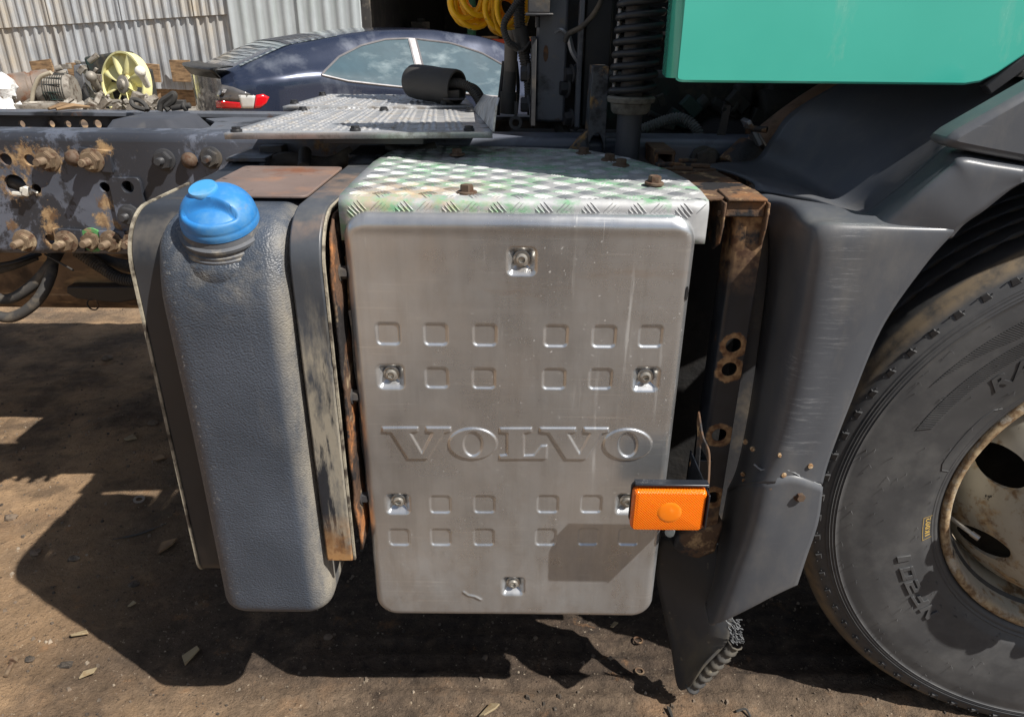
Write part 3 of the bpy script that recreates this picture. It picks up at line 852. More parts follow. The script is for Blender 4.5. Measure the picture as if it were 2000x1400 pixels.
def cap():
    a = ca; w = (Vector((0,-1,0)) - a*Vector((0,-1,0)).dot(a)).normalized(); u = w.cross(a)    # w points to the front
    rows = []; N, K = 96, 46; R = .0570
    for i in range(K+1):
        t = i/K; row = []
        for j in range(N):
            th = 2*PI*j/N
            if t < .10:   rr, h = R*(1.0 + .0*t), .002 + .005*t/.10
            else:
                s = (t-.10)/.90
                ph = s*PI/2
                rr, h = R*.985*math.cos(ph)**.80, .0085 + .047*math.sin(ph)**.92
                if s < .06: rr = R*(1 - .03*s/.06)
            x, y = rr*math.cos(th), rr*math.sin(th)
            # finger scoops in front of and behind the grip bar
            for sg in (1,):
                edge = .0145 + .36*x*x/R
                d = sg*y - edge
                if d > 0 and t > .12:
                    target = .0085 + .032*max(0, 1-(rr/R)**2)**.5
                    k = min(1, d/.006); k = k*k*(3-2*k)
                    k *= min(1, max(0, (R*.94-rr)/.008))*min(1, max(0, (1 - abs(x)/(R*.90)))/.25)
                    h = h + (target-h)*k
            row.append(cc + u*x + w*y + a*h)
        rows.append(row)
    mb = MB().grid(rows, cu=True)
    return mb, u, w, a
mb, cu_, cw_, ca_ = cap()
cap_o = build(mb, 'cap', M['cap'], fluid_tank, smooth=55, label='blue plastic screw cap with round boss')
bo = cc + ca_*.0568 - cw_*.004 - Vector((.0135,0,0))
ba = (ca_ + cw_*.03 - Vector((.12,0,0))).normalized()
mb = MB().lathe([(.0155,-.030),(.018,-.016),(.020,-.009),(.0212,-.005),(.0212,.0),(.020,.002),(0,.0022)], bo, ba, 40)
build(mb, 'cap_boss', wmat('pale_blue_boss', srgb(70,150,206), .4, 0, [(srgb(128,170,198),.6,0,20,.5,.72)], vary=.06), fluid_tank, smooth=40)

# ---- the two brackets that carry the tank
def strap_path(yf, zt, zb, r, yback, curl=.03):
    pts = [(yback, zt), (yf + r*1.2 + .15, zt)]
    pts += [(yf + r - r*math.sin(a), zt - r + r*math.cos(a)) for a in (PI/2*k/10 for k in range(11))]
    pts += [(yf, zt - r - (zt-r-zb-curl)*k/8) for k in range(1, 9)]
    if curl: pts += [(yf + curl*(1-math.cos(a)), zb + curl - curl*math.sin(a)) for a in (PI/2*k/4 for k in range(1, 5))]
    return pts
def strap(x0, x1, path, th):
    n = len(path); nor = []
    for i in range(n):
        a, b = path[max(i-1,0)], path[min(i+1,n-1)]
        d = Vector((b[0]-a[0], b[1]-a[1])).normalized(); nor.append(Vector((d.y, -d.x)))        # towards the tank side
    rows = []
    for (y, z), k in zip(path, nor):
        i = Vector((y, z)) - k*th
        if i.x < y - 1e-4 and z < 1.0: i = Vector((y, z)) + k*th
        c = .006
        rows.append([(x0,*(Vector((y,z)).lerp(i,.5))),(x0+c,y+ (0),z),(x1-c,y,z),(x1,*(Vector((y,z)).lerp(i,.5))),(x1,i.x,i.y),(x0,i.x,i.y)])
    return MB().grid(rows, cu=True)
LP = strap_path(1.062, 1.140, .445, .085, YR-.02)
RP = strap_path(1.026, 1.150, .515, .085, YR-.02, curl=0)
def sweep_in(path, d):                                                       # the path moved by d towards the tank
    out = []
    for i in range(len(path)):
        a, b = path[max(i-1,0)], path[min(i+1,len(path)-1)]
        t = Vector((b[0]-a[0], b[1]-a[1])).normalized(); out.append((path[i][0] - t.y*d, path[i][1] + t.x*d))
    return out
def band(x0, x1, path, d0, d1):
    p0, p1 = sweep_in(path, d0), sweep_in(path, d1)
    return MB().grid([[(x0,*a),(x1,*a),(x1,*b),(x0,*b)] for a, b in zip(p0, p1)], cu=True)
lb = build(band(-.592, -.530, LP, 0, .006), 'tank_bracket', M['strap_dark'], truck, bevel=.002, label='grey tank bracket with a pale edge trim')
build(band(-.5965, -.5918, LP[1:], -.002, .009), 'edge_trim', M['trim'], lb)
build(band(-.585, -.579, LP, .0062, .060), 'web', M['steel_dark'], lb)
build(band(-.556, -.532, LP[4:], .0065, .012), 'rubber_strip', M['trim'], lb)
rb = build(band(-.336, -.288, RP, 0, .007), 'tank_bracket', M['strap'], truck, bevel=.003, label='dark tank bracket with worn paint and a rusted side web')
build(band(-.2870, -.2835, RP[1:], .002, .008), 'edge_strip', M['trim'], rb)
def rusty_web():
    p0, p1 = sweep_in(RP, .010), sweep_in(RP, .085)
    mb = MB(); n = len(p0); rows0, rows1 = [], []
    A, B = [], []
    for i in range(n-1):
        for k in range(4):
            t = k/4
            A.append((p0[i][0]*(1-t)+p0[i+1][0]*t, p0[i][1]*(1-t)+p0[i+1][1]*t)); B.append((p1[i][0]*(1-t)+p1[i+1][0]*t, p1[i][1]*(1-t)+p1[i+1][1]*t))
    m = 9; P3 = []
    for a, b in zip(A, B):
        row = []
        for j in range(m):
            t = j/(m-1); y, z = a[0]*(1-t)+b[0]*t, a[1]*(1-t)+b[1]*t
            row.append((-.277 + .004*float(vnoise(np.array([y]), np.array([z]), 45, 9)[0]) + .006*float(vnoise(np.array([y]), np.array([z]), 14, 8)[0]), y, z))
        P3.append(row)
    fs = []
    for i in range(len(P3)-1):
        for j in range(m-1):
            y, z = P3[i][j][1:]
            hole = float(vnoise(np.array([y]), np.array([z]), 38, 21)[0]) > .26 and z > .98 and 1 < j < m-2       # rusted through
            if not hole: fs.append((i*m+j, i*m+j+1, (i+1)*m+j+1, (i+1)*m+j))
    mb.add([p for r in P3 for p in r], fs)
    return mb
build(rusty_web(), 'rusted_web', M['flake'], rb, solid=.004, smooth=30, fixn=False, label='flaking orange rust on the bracket web')
for z in (1.05, .83, .62):
    place(B_HEXDARK, 'bolt', rb, (-.274, 1.075, z), (1,0,0), .3, .6)
# the arms' feet on the rail
for x0, x1, zz, foot in ((-.598,-.528,1.142,M['steel']), (-.340,-.284,1.152,M['steel_dark'])):
    mb = MB().prism([(x0-.004,YR-.001,1.150),(x0-.004,YR-.10,zz+.006),(x0-.004,YR-.15,zz-.006),(x0-.004,YR-.12,1.05),(x0-.004,YR-.04,.93),(x0-.004,YR-.001,.93)], (.012,0,0))
    mb.prism([(x1-.006,YR-.001,1.150),(x1-.006,YR-.10,zz+.006),(x1-.006,YR-.15,zz-.006),(x1-.006,YR-.12,1.05),(x1-.006,YR-.04,.93),(x1-.006,YR-.001,.93)], (.012,0,0))
    mb.box((x0-.006, YR-.13, zz+.002), (x1+.008, YR-.002, zz+.010))
    build(mb, 'bracket_foot', foot, truck, bevel=.002)
# brown plate across the brackets
a0 = P(410,383,Z=1.133)
mb = MB().prism([(x, y, 1.1475) for x, y in rrect(-.531, 1.158, -.337, 1.43, .012, 3)], (0,0,.005))
build(mb, 'top_plate', M['rust_plate'], truck, bevel=.0015, label='flat brown rusted plate bridging the two tank brackets')
mb = MB().tube([P(594,330,Y=1.52), P(596,298,Y=1.60)], .014, 14)
build(mb, 'pipe_stub', M['hose'], truck)
mb = MB().tube(spline([P(520,330,Y=1.56), P(560,312,Y=1.58), P(640,322,Y=1.58), P(690,300,Y=1.6)], 6), .017, 12)
build(mb, 'hose', M['hose'], truck)
mb = MB().box((P(515,300,Y=1.63).x, 1.60, 1.10), (P(560,300,Y=1.63).x, 1.645, 1.165))
build(mb, 'rail_lug', M['steel_dark'], truck, bevel=.003)
hose([P(760,288,Y=1.60), P(800,300,Y=1.56), P(850,288,Y=1.58)], .012, M['rubber'], name='rubber_strip')
mb = MB().tube(spline([P(690,330,Y=1.5), P(720,318,Y=1.5), P(745,345,Y=1.5), P(735,390,Y=1.5)], 6), .02, 12)
build(mb, 'hose', M['black'], truck)

# ---- battery box: body, tread plate lid, pressed aluminium cover
CX0, CX1, CZ0, CZ1, CY = -.262, .281, .346, 1.149, 1.060
mb = MB().box((-.245, 1.105, .372), (.262, 1.60, 1.135))
build(mb, 'battery_box', M['black'], truck, bevel=.006)
build(MB().box((.262, 1.34, .42), (.47, 1.36, 1.06)), 'dark_gap_sheet', M['dark_void'], truck, bevel=.004)  # added dark sheet, stands in for the shade in the gap beside the box
def psd(gx, gz_, poly):
    d = np.full(gx.shape, 9.0); ins = np.zeros(gx.shape, bool); n = len(poly)
    for i in range(n):
        (x0, z0), (x1, z1) = poly[i], poly[(i+1) % n]
        ex, ez = x1-x0, z1-z0
        t = np.clip(((gx-x0)*ex + (gz_-z0)*ez)/(ex*ex+ez*ez+1e-12), 0, 1)
        d = np.minimum(d, np.hypot(gx-x0-t*ex, gz_-z0-t*ez))
        c = ((z0 > gz_) != (z1 > gz_)) & (gx < (x1-x0)*(gz_-z0)/(z1-z0+1e-15) + x0)
        ins ^= c
    return np.where(ins, d, -d)
def smooth(d, w): t = np.clip(d/w + .5, 0, 1); return t*t*(3-2*t)
SQ = [(758,652),(851,653),(947,654),(1086,656),(1180,657),(1271,657),(853,738),(945,739),(1082,740),(1173,740),
      (860,985),(946,985),(1070,985),(1155,985),(780,1049),(861,1049),(945,1049),(1066,1049),(1149,1049),(1228,1049)]
PK = [(1019,511),(763,736),(1262,741),(777,984),(1226,985),(1002,1145)]
def cover():
    nx, nz = 430, 630
    cx, hw, H = (CX0+CX1)/2, (CX1-CX0)/2, CZ1-CZ0
    R, rb_ = .042, .017
    v = np.linspace(0, 1, nz); zz = CZ0 + H*v
    # denser rows at the ends
    zz = CZ0 + H*(v - .012*np.sin(2*PI*v))
    dv = np.minimum(zz-CZ0, CZ1-zz)
    wz = hw - np.where(dv < R, R - np.sqrt(np.maximum(0, R*R - (R-dv)**2)), 0)
    s = np.linspace(-1, 1, nx); s = s + .006*np.sin(PI*s)*1.0
    gx = cx + wz[:, None]*s[None, :]
    gzz = np.repeat(zz[:, None], nx, 1)
    # distance inside the rounded outline
    qx, qz = np.abs(gx-cx)-(hw-R), np.abs(gzz-(CZ0+CZ1)/2)-(H/2-R)
    dd = R - np.where((qx > 0) & (qz > 0), np.hypot(np.maximum(qx,0), np.maximum(qz,0)), np.maximum(qx, qz))
    dd = np.maximum(dd, 0)
    h = -(rb_ - np.sqrt(np.maximum(0, rb_**2 - np.maximum(0, rb_-dd)**2)))
    # a shallow bead under the top edge, uneven sheet
    h += .0022*np.exp(-((gzz-(CZ1-.020))/.010)**2)*smooth(dd-.012, .02)
    h += .0016*vnoise(gx, gzz, 6, 31) + .0010*vnoise(gx, gzz, 14, 32) + .0003*vnoise(gx, gzz, 40, 33)
    for px, py in SQ:
        q = P(px, py, Y=CY); a = .0185
        ax, az_ = np.abs(gx-q.x)-(a-.007), np.abs(gzz-q.z)-(a-.007)
        d = .007 - (np.hypot(np.maximum(ax,0), np.maximum(az_,0)) + np.minimum(np.maximum(ax,az_),0))
        h -= .0030*smooth(d, .0044)
    for px, py in PK:
        q = P(px, py, Y=CY); a = .0230
        ax, az_ = np.abs(gx-q.x)-(a-.010), np.abs(gzz-q.z)-(a-.010)
        d = .010 - (np.hypot(np.maximum(ax,0), np.maximum(az_,0)) + np.minimum(np.maximum(ax,az_),0))
        h -= .0125*smooth(d-.006, .016)
    def cp(x, y): q = P(660+.45*x, 600+.45*y, Y=CY); return (q.x, q.z)
    V = [(193,520),(348,520),(348,539),(314,543),(365,630),(412,543),(383,539),(383,520),(490,520),(490,539),(463,543),(390,657),(305,657),(232,543),(193,539)]
    Lp = [(703,523),(841,523),(841,541),(808,545),(808,641),(852,639),(882,600),(908,598),(905,658),(702,658),(702,641),(735,637),(735,545),(703,541)]
    polys = [[cp(*p) for p in V], [cp(*p) for p in Lp], [cp(p[0]+684, p[1]+2) for p in V]]
    e = np.full(gx.shape, -9.0)
    for po in polys: e = np.maximum(e, psd(gx, gzz, po))
    for ox, oy in ((586,590),(1257,593)):
        o1 = psd(gx, gzz, [cp(ox+105*math.cos(t), oy+67*math.sin(t)) for t in np.linspace(0, 2*PI, 40)[:-1]])
        i1 = psd(gx, gzz, [cp(ox+41*math.cos(t), oy+52*math.sin(t)) for t in np.linspace(0, 2*PI, 30)[:-1]])
        e = np.maximum(e, np.minimum(o1, -i1))
    h += .0031*smooth(e, .0032)
    # the pressed-in dent near the bottom
    dl = [P(x, y, Y=CY) for x, y in ((906,1155),(914,1161),(928,1164),(939,1170))]
    dn = np.full(gx.shape, 9.0)
    for a_, b_ in zip(dl, dl[1:]):
        t_ = np.clip(((gx-a_.x)*(b_.x-a_.x) + (gzz-a_.z)*(b_.z-a_.z))/((b_.x-a_.x)**2 + (b_.z-a_.z)**2), 0, 1)
        dn = np.minimum(dn, np.hypot(gx-a_.x-t_*(b_.x-a_.x), gzz-a_.z-t_*(b_.z-a_.z)))
    h += .0022*np.exp(-(dn/.0026)**2)
    yy = CY - h
    mb = MB()
    pts = np.stack([gx, yy, gzz], -1)
    mb.v = pts.reshape(-1,3).tolist()
    I, J = np.meshgrid(np.arange(nx-1), np.arange(nz-1)); a = (J*nx+I).ravel()
    mb.f = np.stack([a, a+1, a+nx+1, a+nx], -1).tolist()
    ring = [i for i in range(nx)] + [j*nx+nx-1 for j in range(1, nz)] + [(nz-1)*nx+i for i in range(nx-2, -1, -1)] + [j*nx for j in range(nz-2, 0, -1)]
    o = len(mb.v); n = len(ring)
    mb.v += [(mb.v[i][0], CY+.044, mb.v[i][2]) for i in ring]
    mb.f += [(ring[i], o+i, o+(i+1) % n, ring[(i+1) % n]) for i in range(n)]
    return mb
cov = build(cover(), 'battery_cover', M['cover'], truck, smooth=60, fixn=False, label='brushed aluminium battery cover with VOLVO lettering and pressed squares')
def socket_bolt():
    b = MB()
    b.lathe([(0,0),(.0135,0),(.0135,.0018),(.0125,.0026),(.0092,.0026),(.0092,.0062),(.0080,.0085),(.0055,.0092)], (0,0,0), (0,0,1), 24)
    b.lathe([(.0055,.0092),(.0052,.0050),(0,.0050)], (0,0,0), (0,0,1), 6)
    return proto(b, 'cover_bolt', M['bolt_bright'], 30)
B_SOCKET = socket_bolt()
for px, py in PK:
    q = P(px, py, Y=CY)
    place(B_SOCKET, 'cover_bolt', cov, (q.x, CY+.0105, q.z+.002), (0,-1,0), random.random())
mb = MB(); q = P(1342, 574, Y=CY)
mb.prism([(q.x + .0022*math.cos(t), CY-.0006+.0035, q.z + .012*math.sin(t)) for t in np.linspace(0, 2*PI, 12)[:-1]], (.0,-.0018,0))
build(mb, 'black_mark', M['black'], cov)

PZ = 1.168
OUT = [(-.266,1.075),(.297,1.078),(.304,1.16),(.302,1.25),(.285,1.34),(.23,1.455),(.155,1.57),(.05,1.60),(-.225,1.615),(-.262,1.52),(-.272,1.40)]
def plate_pt(x, s, lift=0):
    """s runs back over the plate from the foot of its front lip"""
    L, r = .050, .016
    if s < L: return Vector((x, 1.075-lift, PZ-r-L+s))
    a = (s-L)/r
    if a < PI/2: return Vector((x, 1.075+r-(r+lift)*math.cos(a), PZ-r+(r+lift)*math.sin(a)))
    return Vector((x, 1.075+r+(s-L-r*PI/2), PZ+lift + .0025*math.sin(9*x+3)*math.sin(11*s)))
def inside(x, y, poly):
    c = False; n = len(poly)
    for i in range(n):
        (x0,y0),(x1,y1) = poly[i], poly[(i+1) % n]
        if (y0 > y) != (y1 > y) and x < (x1-x0)*(y-y0)/(y1-y0)+x0: c = not c
    return c
def tread_plate():
    mb = MB()
    ss = list(np.linspace(0, .050, 5)) + [.050+.016*PI/2*k/6 for k in range(1, 7)] + list(np.linspace(.10, .62, 30))
    rows = []
    for s in ss:
        y = plate_pt(0, s).y
        xl = lut(min(max(y,1.075),1.615), [(1.075,-.266),(1.40,-.272),(1.52,-.262),(1.615,-.225)])
        xr = lut(min(max(y,1.078),1.615), [(1.078,.297),(1.16,.304),(1.25,.302),(1.34,.285),(1.455,.23),(1.57,.155),(1.60,.05),(1.615,-.2)])
        rows.append([plate_pt(xl + (xr-xl)*k/24, s) for k in range(25)])
        if y > 1.61: break
    mb.grid(rows)
    return mb
tp = build(tread_plate(), 'tread_plate', M['tread_plate'], truck, solid=.004, smooth=50, fixn=False, label='aluminium tread plate lid with traces of green paint')
def tread_bars():
    mb = MB(); cell = .0355
    bar = [(-.5,0),(-.3,.42),(0,.55),(.3,.42),(.5,0),(.3,-.42),(0,-.55),(-.3,-.42)]
    for i in range(-9, 11):
        for j in range(0, 19):
            ori = 1 if (i+j) % 2 else -1
            for k in range(5):
                off = (k-2)*.0054
                cx0, cs0 = i*cell + .01, j*cell + .012
                ang = ori*PI/4
                dx, ds = math.cos(ang), math.sin(ang)
                bx, bs = cx0 - ds*off, cs0 + dx*off
                Lb = .0285 if k in (1,2,3) else .024
                ring, top = [], []
                ok = True
                for (u, v) in bar:
                    x, s = bx + dx*u*Lb - ds*v*.0024, bs + ds*u*Lb + dx*v*.0024
                    y = plate_pt(0, s).y if s > 0 else 0
                    if s < .004 or not inside(x, max(y, 1.0795), OUT): ok = False; break
                    ring.append((x, s))
                if not ok: continue
                o = len(mb.v)
                for x, s in ring: mb.v.append(tuple(plate_pt(x, s, -.0002)))
                for sgn in (-.34, .0, .34):
                    mb.v.append(tuple(plate_pt(bx+dx*sgn*Lb, bs+ds*sgn*Lb, 0.0014 if sgn else .0017)))
                a, b, c = o+8, o+9, o+10
                mb.f += [(o,o+1,a),(o+1,o+2,b,a),(o+2,o+3,c,b),(o+3,o+4,c),(o+4,o+5,c),(o+5,o+6,b,c),(o+6,o+7,a,b),(o+7,o,a)]
    return mb
build(tread_bars(), 'tread_bars', M['tread_bars'], tp, smooth=25, fixn=True, kind='stuff')
for px, py in ((893,299),(1140,297),(1190,310),(1213,320),(1278,354),(912,372)):
    q = P(px, py, Z=PZ+.006)
    place(B_HEX, 'bolt', tp, (q.x, q.y, PZ+.001), (random.uniform(-.06,.06), random.uniform(-.06,.06), 1), random.random(), .84)

# ---- post beside the cover, its rusty top bracket
def post():
    mb = MB(); x0, x1, y0 = .353, .402, 1.118
    hs = []
    for px, py in HOLES:
        q = P(px, py, Y=y0); hs.append(circ(q.x, q.z, .0135, 22))
    mb.plate([(x0+.006,.475),(x1,.475),(x1,1.148),(x0+.006,1.148)], hs, lambda u, v, w: Vector((u, y0+w, v)), .005)
    prof = [(x0+.006, y0), (x0+.002, y0+.002), (x0, y0+.006), (x0, y0+.055), (x0+.005, y0+.055), (x0+.005, y0+.006), (x0+.006, y0+.005)]
    mb.grid([[(a, b, .475) for a, b in prof], [(a, b, 1.148) for a, b in prof]], cu=True)
    mb.box((x1-.005, y0+.0052, .475), (x1, y0+.055, 1.148))
    return mb
po = build(post(), 'support_post', M['post'], truck, bevel=.0012, label='black steel post with four rust ringed holes')
mb = MB()
mb.add([(.325,1.112,.505),(.413,1.112,.540),(.405,1.112,.468),(.372,1.112,.452),(.338,1.112,.462),(.320,1.112,.480),
        (.325,1.172,.505),(.413,1.172,.540),(.405,1.172,.468),(.372,1.172,.452),(.338,1.172,.462),(.320,1.172,.480)],
       [(0,1,2,3,4,5),(11,10,9,8,7,6)] + [(i,(i+1)%6,6+(i+1)%6,6+i) for i in range(6)])
build(mb, 'post_foot', M['rust'], po, bevel=.006)
mb = MB()
q = P(1460, 400, Y=1.105)
def cap_side(x): return MB().prism([(x,1.103,1.160),(x,1.175,1.160),(x,1.172,1.09),(x,1.14,1.075),(x,1.112,1.092),(x,1.104,1.12)], (.005,0,0))
mb = cap_side(q.x-.037); mb.add(*(lambda m: (m.v, m.f))(cap_side(q.x+.031)))
mb.prism([(q.x-.0315,1.1035,1.161),(q.x+.0305,1.1035,1.161),(q.x+.0305,1.172,1.163),(q.x-.0315,1.172,1.163)], (0,0,.005))
mb.prism([(q.x-.0315,1.110,1.136),(q.x+.0305,1.110,1.136),(q.x+.0305,1.110,1.1605),(q.x-.0315,1.110,1.1605)], (0,.004,0))
build(mb, 'post_cap', M['rust'], po, bevel=.0025, label='rusty clamp over the post top')
mb = MB().cyl((q.x-.041,1.118,1.140),(q.x+.040,1.118,1.140),.005,n=10)
build(mb, 'clamp_pin', M['rust'], po)
a = [P(x, y, Z=1.160) for x, y in ((1300,338),(1395,336),(1472,374),(1470,388),(1375,392),(1340,370))]
mb = MB().prism([(p.x, p.y, 1.158) for p in a], (0,0,.006))
a = [P(1340,378,Z=1.150), P(1470,384,Z=1.150)]
mb.box((a[0].x, 1.178, 1.10), (a[1].x-.02, 1.184, 1.157))
build(mb, 'rusty_bracket', M['rust'], truck, bevel=.002, label='rusty bracket between tread plate and fender')
mb = MB()
for k, (px, py) in enumerate(((1300,330),(1345,322),(1335,338),(1370,333))):
    q = P(px, py, Z=1.165); mb.obox(q, (.055,.018,.006), Matrix.Rotation(.25*k-.3, 3, 'Z')); mb.obox(q + Vector((.0,.01,.007)), (.035,.014,.006), Matrix.Rotation(.3-.2*k, 3, 'Z'))
build(mb, 'spring_clips', M['rust'], truck, bevel=.0015)

# ---- orange side marker lamp on its bent bracket
lx0, lx1, lz0, lz1, ly = .203, .333, .628, .714, .985
sm = empty('side_marker_lamp', ((lx0+lx1)/2, ly, lz0)); sm.parent = truck; sm.location = Vector(((lx0+lx1)/2, ly, lz0)) - WL['truck']
sm['label'] = 'orange rectangular side marker lamp on a bent bracket'
mb = MB().prism([(x, ly+.010, z) for x, z in rrect(lx0, lz0+.004, lx1, lz1, .010)], (0,.006,0))
mb.box((lx0+.004, ly-.001, lz1-.001), (lx1-.002, ly+.016, lz1+.003))
build(mb, 'backing_plate', M['post'], sm, bevel=.0015)
def dome_plate(x0, z0, x1, z1, y, r, rise, edge):
    rows = []
    for ins, dy in ((0,0),(0,-edge*.6),(.0015,-edge*.85),(.004,-edge),(.0065,-edge),(.0085,-edge-.0004)):
        rows.append([Vector((a, y+dy, b)) for a, b in rrect(x0+ins, z0+ins, x1-ins, z1-ins, max(.002, r-ins), 6)])
    mb = MB().grid(rows, cu=True); n = len(rows[0]); o = 5*n; mb.f.append(tuple(range(o, o+n)))
    return mb
build(dome_plate(lx0+.002, lz0-.003, lx1-.004, lz1-.007, ly+.010, .010, .002, .016), 'lens', M['lens'], sm, smooth=35, label='orange lens')
mb = MB(); cx, cz = (lx0+lx1)/2, (lz0+lz1)/2-.006
mb.lathe([(.021,-.0003),(.020,.0003),(.015,.0009),(.008,.0013),(0,.0015)], (cx, ly+.010-.0164, cz), (0,-1,0), 32)
build(mb, 'lens_dome', wmat('orange_lens_dome', srgb(255,132,20), .2, 0, [(srgb(255,160,70),.25,0,60,.5,.7)], vary=.05, Coat_Weight=0.4), sm)
st_pts = spline([P(1364,818,Y=1.105), P(1372,862,Y=1.08), P(1384,890,Y=1.05), P(1385,925,Y=1.015), P(1383,957,Y=.992)], 8)
rows = []
for i, p in enumerate(st_pts):
    t = i/(len(st_pts)-1); w = .004 + .010*(1-t)
    rows.append([p + Vector((-.0018,0,-w)), p + Vector((.0018,0,-w)), p + Vector((.0018,.002,w)), p + Vector((-.0018,.002,w))])
mb = MB().grid(rows, cu=True)
mb.prism([P(1364,816,Y=1.105), P(1370,830,Y=1.10), P(1362,960,Y=1.06), P(1352,960,Y=1.07)], (.002,.0,0))
build(mb, 'lamp_bracket', M['rust'], sm, bevel=.0008)
mb = MB().box((lx1-.004, ly-.010, lz0+.006), (lx1-.001, 1.117, lz1-.012))
mb.box((lx1-.004, 1.110, lz0+.006), (.372, 1.1165, lz1-.03))
build(mb, 'lamp_arm', M['post'], sm, bevel=.001)
hose([P(1308,1040,Y=1.05), P(1312,1020,Y=1.10), P(1318,1000,Y=1.16)], .009, M['hose_grey'], ribs=.004)

# ---- fender
def patch(rows, nu, nv, mb=None):
    """smooth sheet through a grid of control points"""
    rr = [spline(r, nu) for r in rows]
    cols = [spline([r[j] for r in rr], nv) for j in range(len(rr[0]))]
    return (mb or MB()).grid([[c[i] for c in cols] for i in range(len(cols[0]))])
def row(*pts): return [P(x, y, Y=Y) for x, y, Y in pts]
fen = MB()
patch([
    row((1436,368,1.38),(1484,380,1.33),(1548,398,1.28),(1608,414,1.22),(1690,436,1.15),(1745,442,1.12),(1810,447,1.08)),
    row((1478,395,1.24),(1515,392,1.20),(1560,398,1.155),(1610,405,1.14),(1700,425,1.10),(1760,432,1.07),(1850,441,1.045)),
    row((1497,425,1.205),(1530,418,1.165),(1572,432,1.08),(1615,433,1.065),(1700,440,1.045),(1770,446,1.037),(1857,450,1.034)),
    row((1505,465,1.185),(1535,455,1.135),(1578,462,1.060),(1612,452,1.038),(1700,458,1.031),(1770,459,1.030),(1854,458,1.031)),
    row((1503,540,1.185),(1528,540,1.130),(1568,540,1.058),(1602,540,1.034),(1680,535,1.030),(1730,530,1.030),(1800,520,1.032)),
    row((1490,650,1.185),(1512,650,1.128),(1550,650,1.056),(1584,650,1.032),(1640,650,1.030),(1680,645,1.030),(1718,640,1.034)),
    row((1468,800,1.185),(1488,800,1.126),(1522,800,1.054),(1552,800,1.031),(1600,800,1.030),(1628,798,1.030),(1655,792,1.034)),
    row((1445,910,1.185),(1466,905,1.124),(1492,900,1.054),(1520,897,1.031),(1560,897,1.030),(1588,897,1.030),(1617,893,1.034)),
    row((1424,960,1.185),(1448,950,1.124),(1474,945,1.054),(1500,942,1.031),(1545,938,1.030),(1575,940,1.030),(1603,944,1.034)),
], 5, 7, fen)
fender = build(fen, 'fender', M['fender'], truck, solid=.005, smooth=70, fixn=False, label='dark grey plastic wheel fender with pale scuff marks')
fl = MB()
patch([
    row((1426,952,1.189),(1449,943,1.127),(1475,938,1.056),(1500,934,1.0325),(1545,926,1.028),(1580,936,1.0265),(1605,948,1.028)),
    row((1410,1040,1.190),(1432,1040,1.128),(1454,1035,1.056),(1476,1030,1.030),(1525,1020,1.027),(1560,1020,1.027),(1596,1015,1.030)),
    row((1398,1110,1.190),(1412,1120,1.128),(1428,1115,1.060),(1446,1110,1.034),(1500,1098,1.028),(1535,1090,1.028),(1575,1078,1.032)),
    row((1385,1160,1.190),(1390,1185,1.110),(1398,1200,1.062),(1415,1195,1.038),(1470,1170,1.030),(1515,1150,1.030),(1557,1132,1.034)),
    row((1380,1170,1.188),(1384,1200,1.100),(1391,1221,1.062),(1408,1211,1.042),(1468,1181,1.032),(1512,1157,1.032),(1554,1137,1.036)),
], 5, 6, fl)
build(fl, 'fender_end', M['fender'], fender, solid=.005, smooth=70, fixn=False, label='broken off lower end of the fender')
# ragged crack edge
cr_ = spline(row((1472,905,1.052),(1490,917,1.040),(1520,913,1.028),(1548,920,1.0265),(1570,936,1.026),(1598,944,1.027),(1604,952,1.028)), 6)
build(MB().tube([p + Vector((0,-.001,random.uniform(-.0015,.0015))) for p in cr_], [random.uniform(.0008,.0022) for _ in cr_], 6), 'crack_edge', wmat('torn_plastic', srgb(120,122,124), .7), fender)
# upper inner arch, rising under the cab
ar = MB()
patch([
    row((1372,328,1.52),(1408,322,1.52),(1474,316,1.55),(1512,268,1.55),(1545,225,1.55),(1625,176,1.55),(1740,120,1.55)),
    row((1405,334,1.44),(1470,345,1.42),(1545,340,1.42),(1590,290,1.42),(1640,235,1.42),(1720,176,1.42),(1840,120,1.42)),
    row((1440,345,1.36),(1540,362,1.33),(1625,385,1.28),(1690,330,1.28),(1750,275,1.28),(1820,215,1.28),(1950,150,1.28)),
    row((1470,360,1.30),(1570,380,1.27),(1670,412,1.20),(1745,352,1.19),(1815,292,1.19),(1880,240,1.19),(2020,165,1.19)),
    row((1475,375,1.28),(1580,392,1.24),(1690,424,1.125),(1760,372,1.12),(1822,318,1.12),(1868,285,1.12),(2030,205,1.12)),
], 6, 6, ar)
build(ar, 'inner_arch', M['fender'], fender, solid=.005, smooth=70, fixn=False)
# outer rib that climbs to the right
ri = MB()
patch([
    row((1660,446,1.15),(1757,372,1.118),(1822,316,1.116),(1856,290,1.114),(1920,293,1.114),(2010,315,1.114)),
    row((1668,452,1.11),(1779,377,1.066),(1846,321,1.063),(1870,305,1.060),(1928,314,1.056),(2010,329,1.056)),
    row((1690,462,1.06),(1790,382,1.042),(1856,328,1.040),(1876,314,1.038),(1930,323,1.034),(2010,335,1.034)),
    row((1722,468,1.045),(1798,388,1.034),(1860,335,1.031),(1881,320,1.029),(1933,328,1.027),(2006,338,1.027)),
    row((1790,470,1.040),(1836,412,1.029),(1880,370,1.027),(1905,350,1.026),(1950,348,1.026),(1998,346,1.026)),
    row((1856,462,1.036),(1880,436,1.030),(1915,412,1.028),(1940,392,1.028),(1968,370,1.028),(1996,352,1.028)),
], 5, 5, ri)
build(ri, 'fender_rib', M['fender'], fender, solid=.005, smooth=60, fixn=False)
rows = []
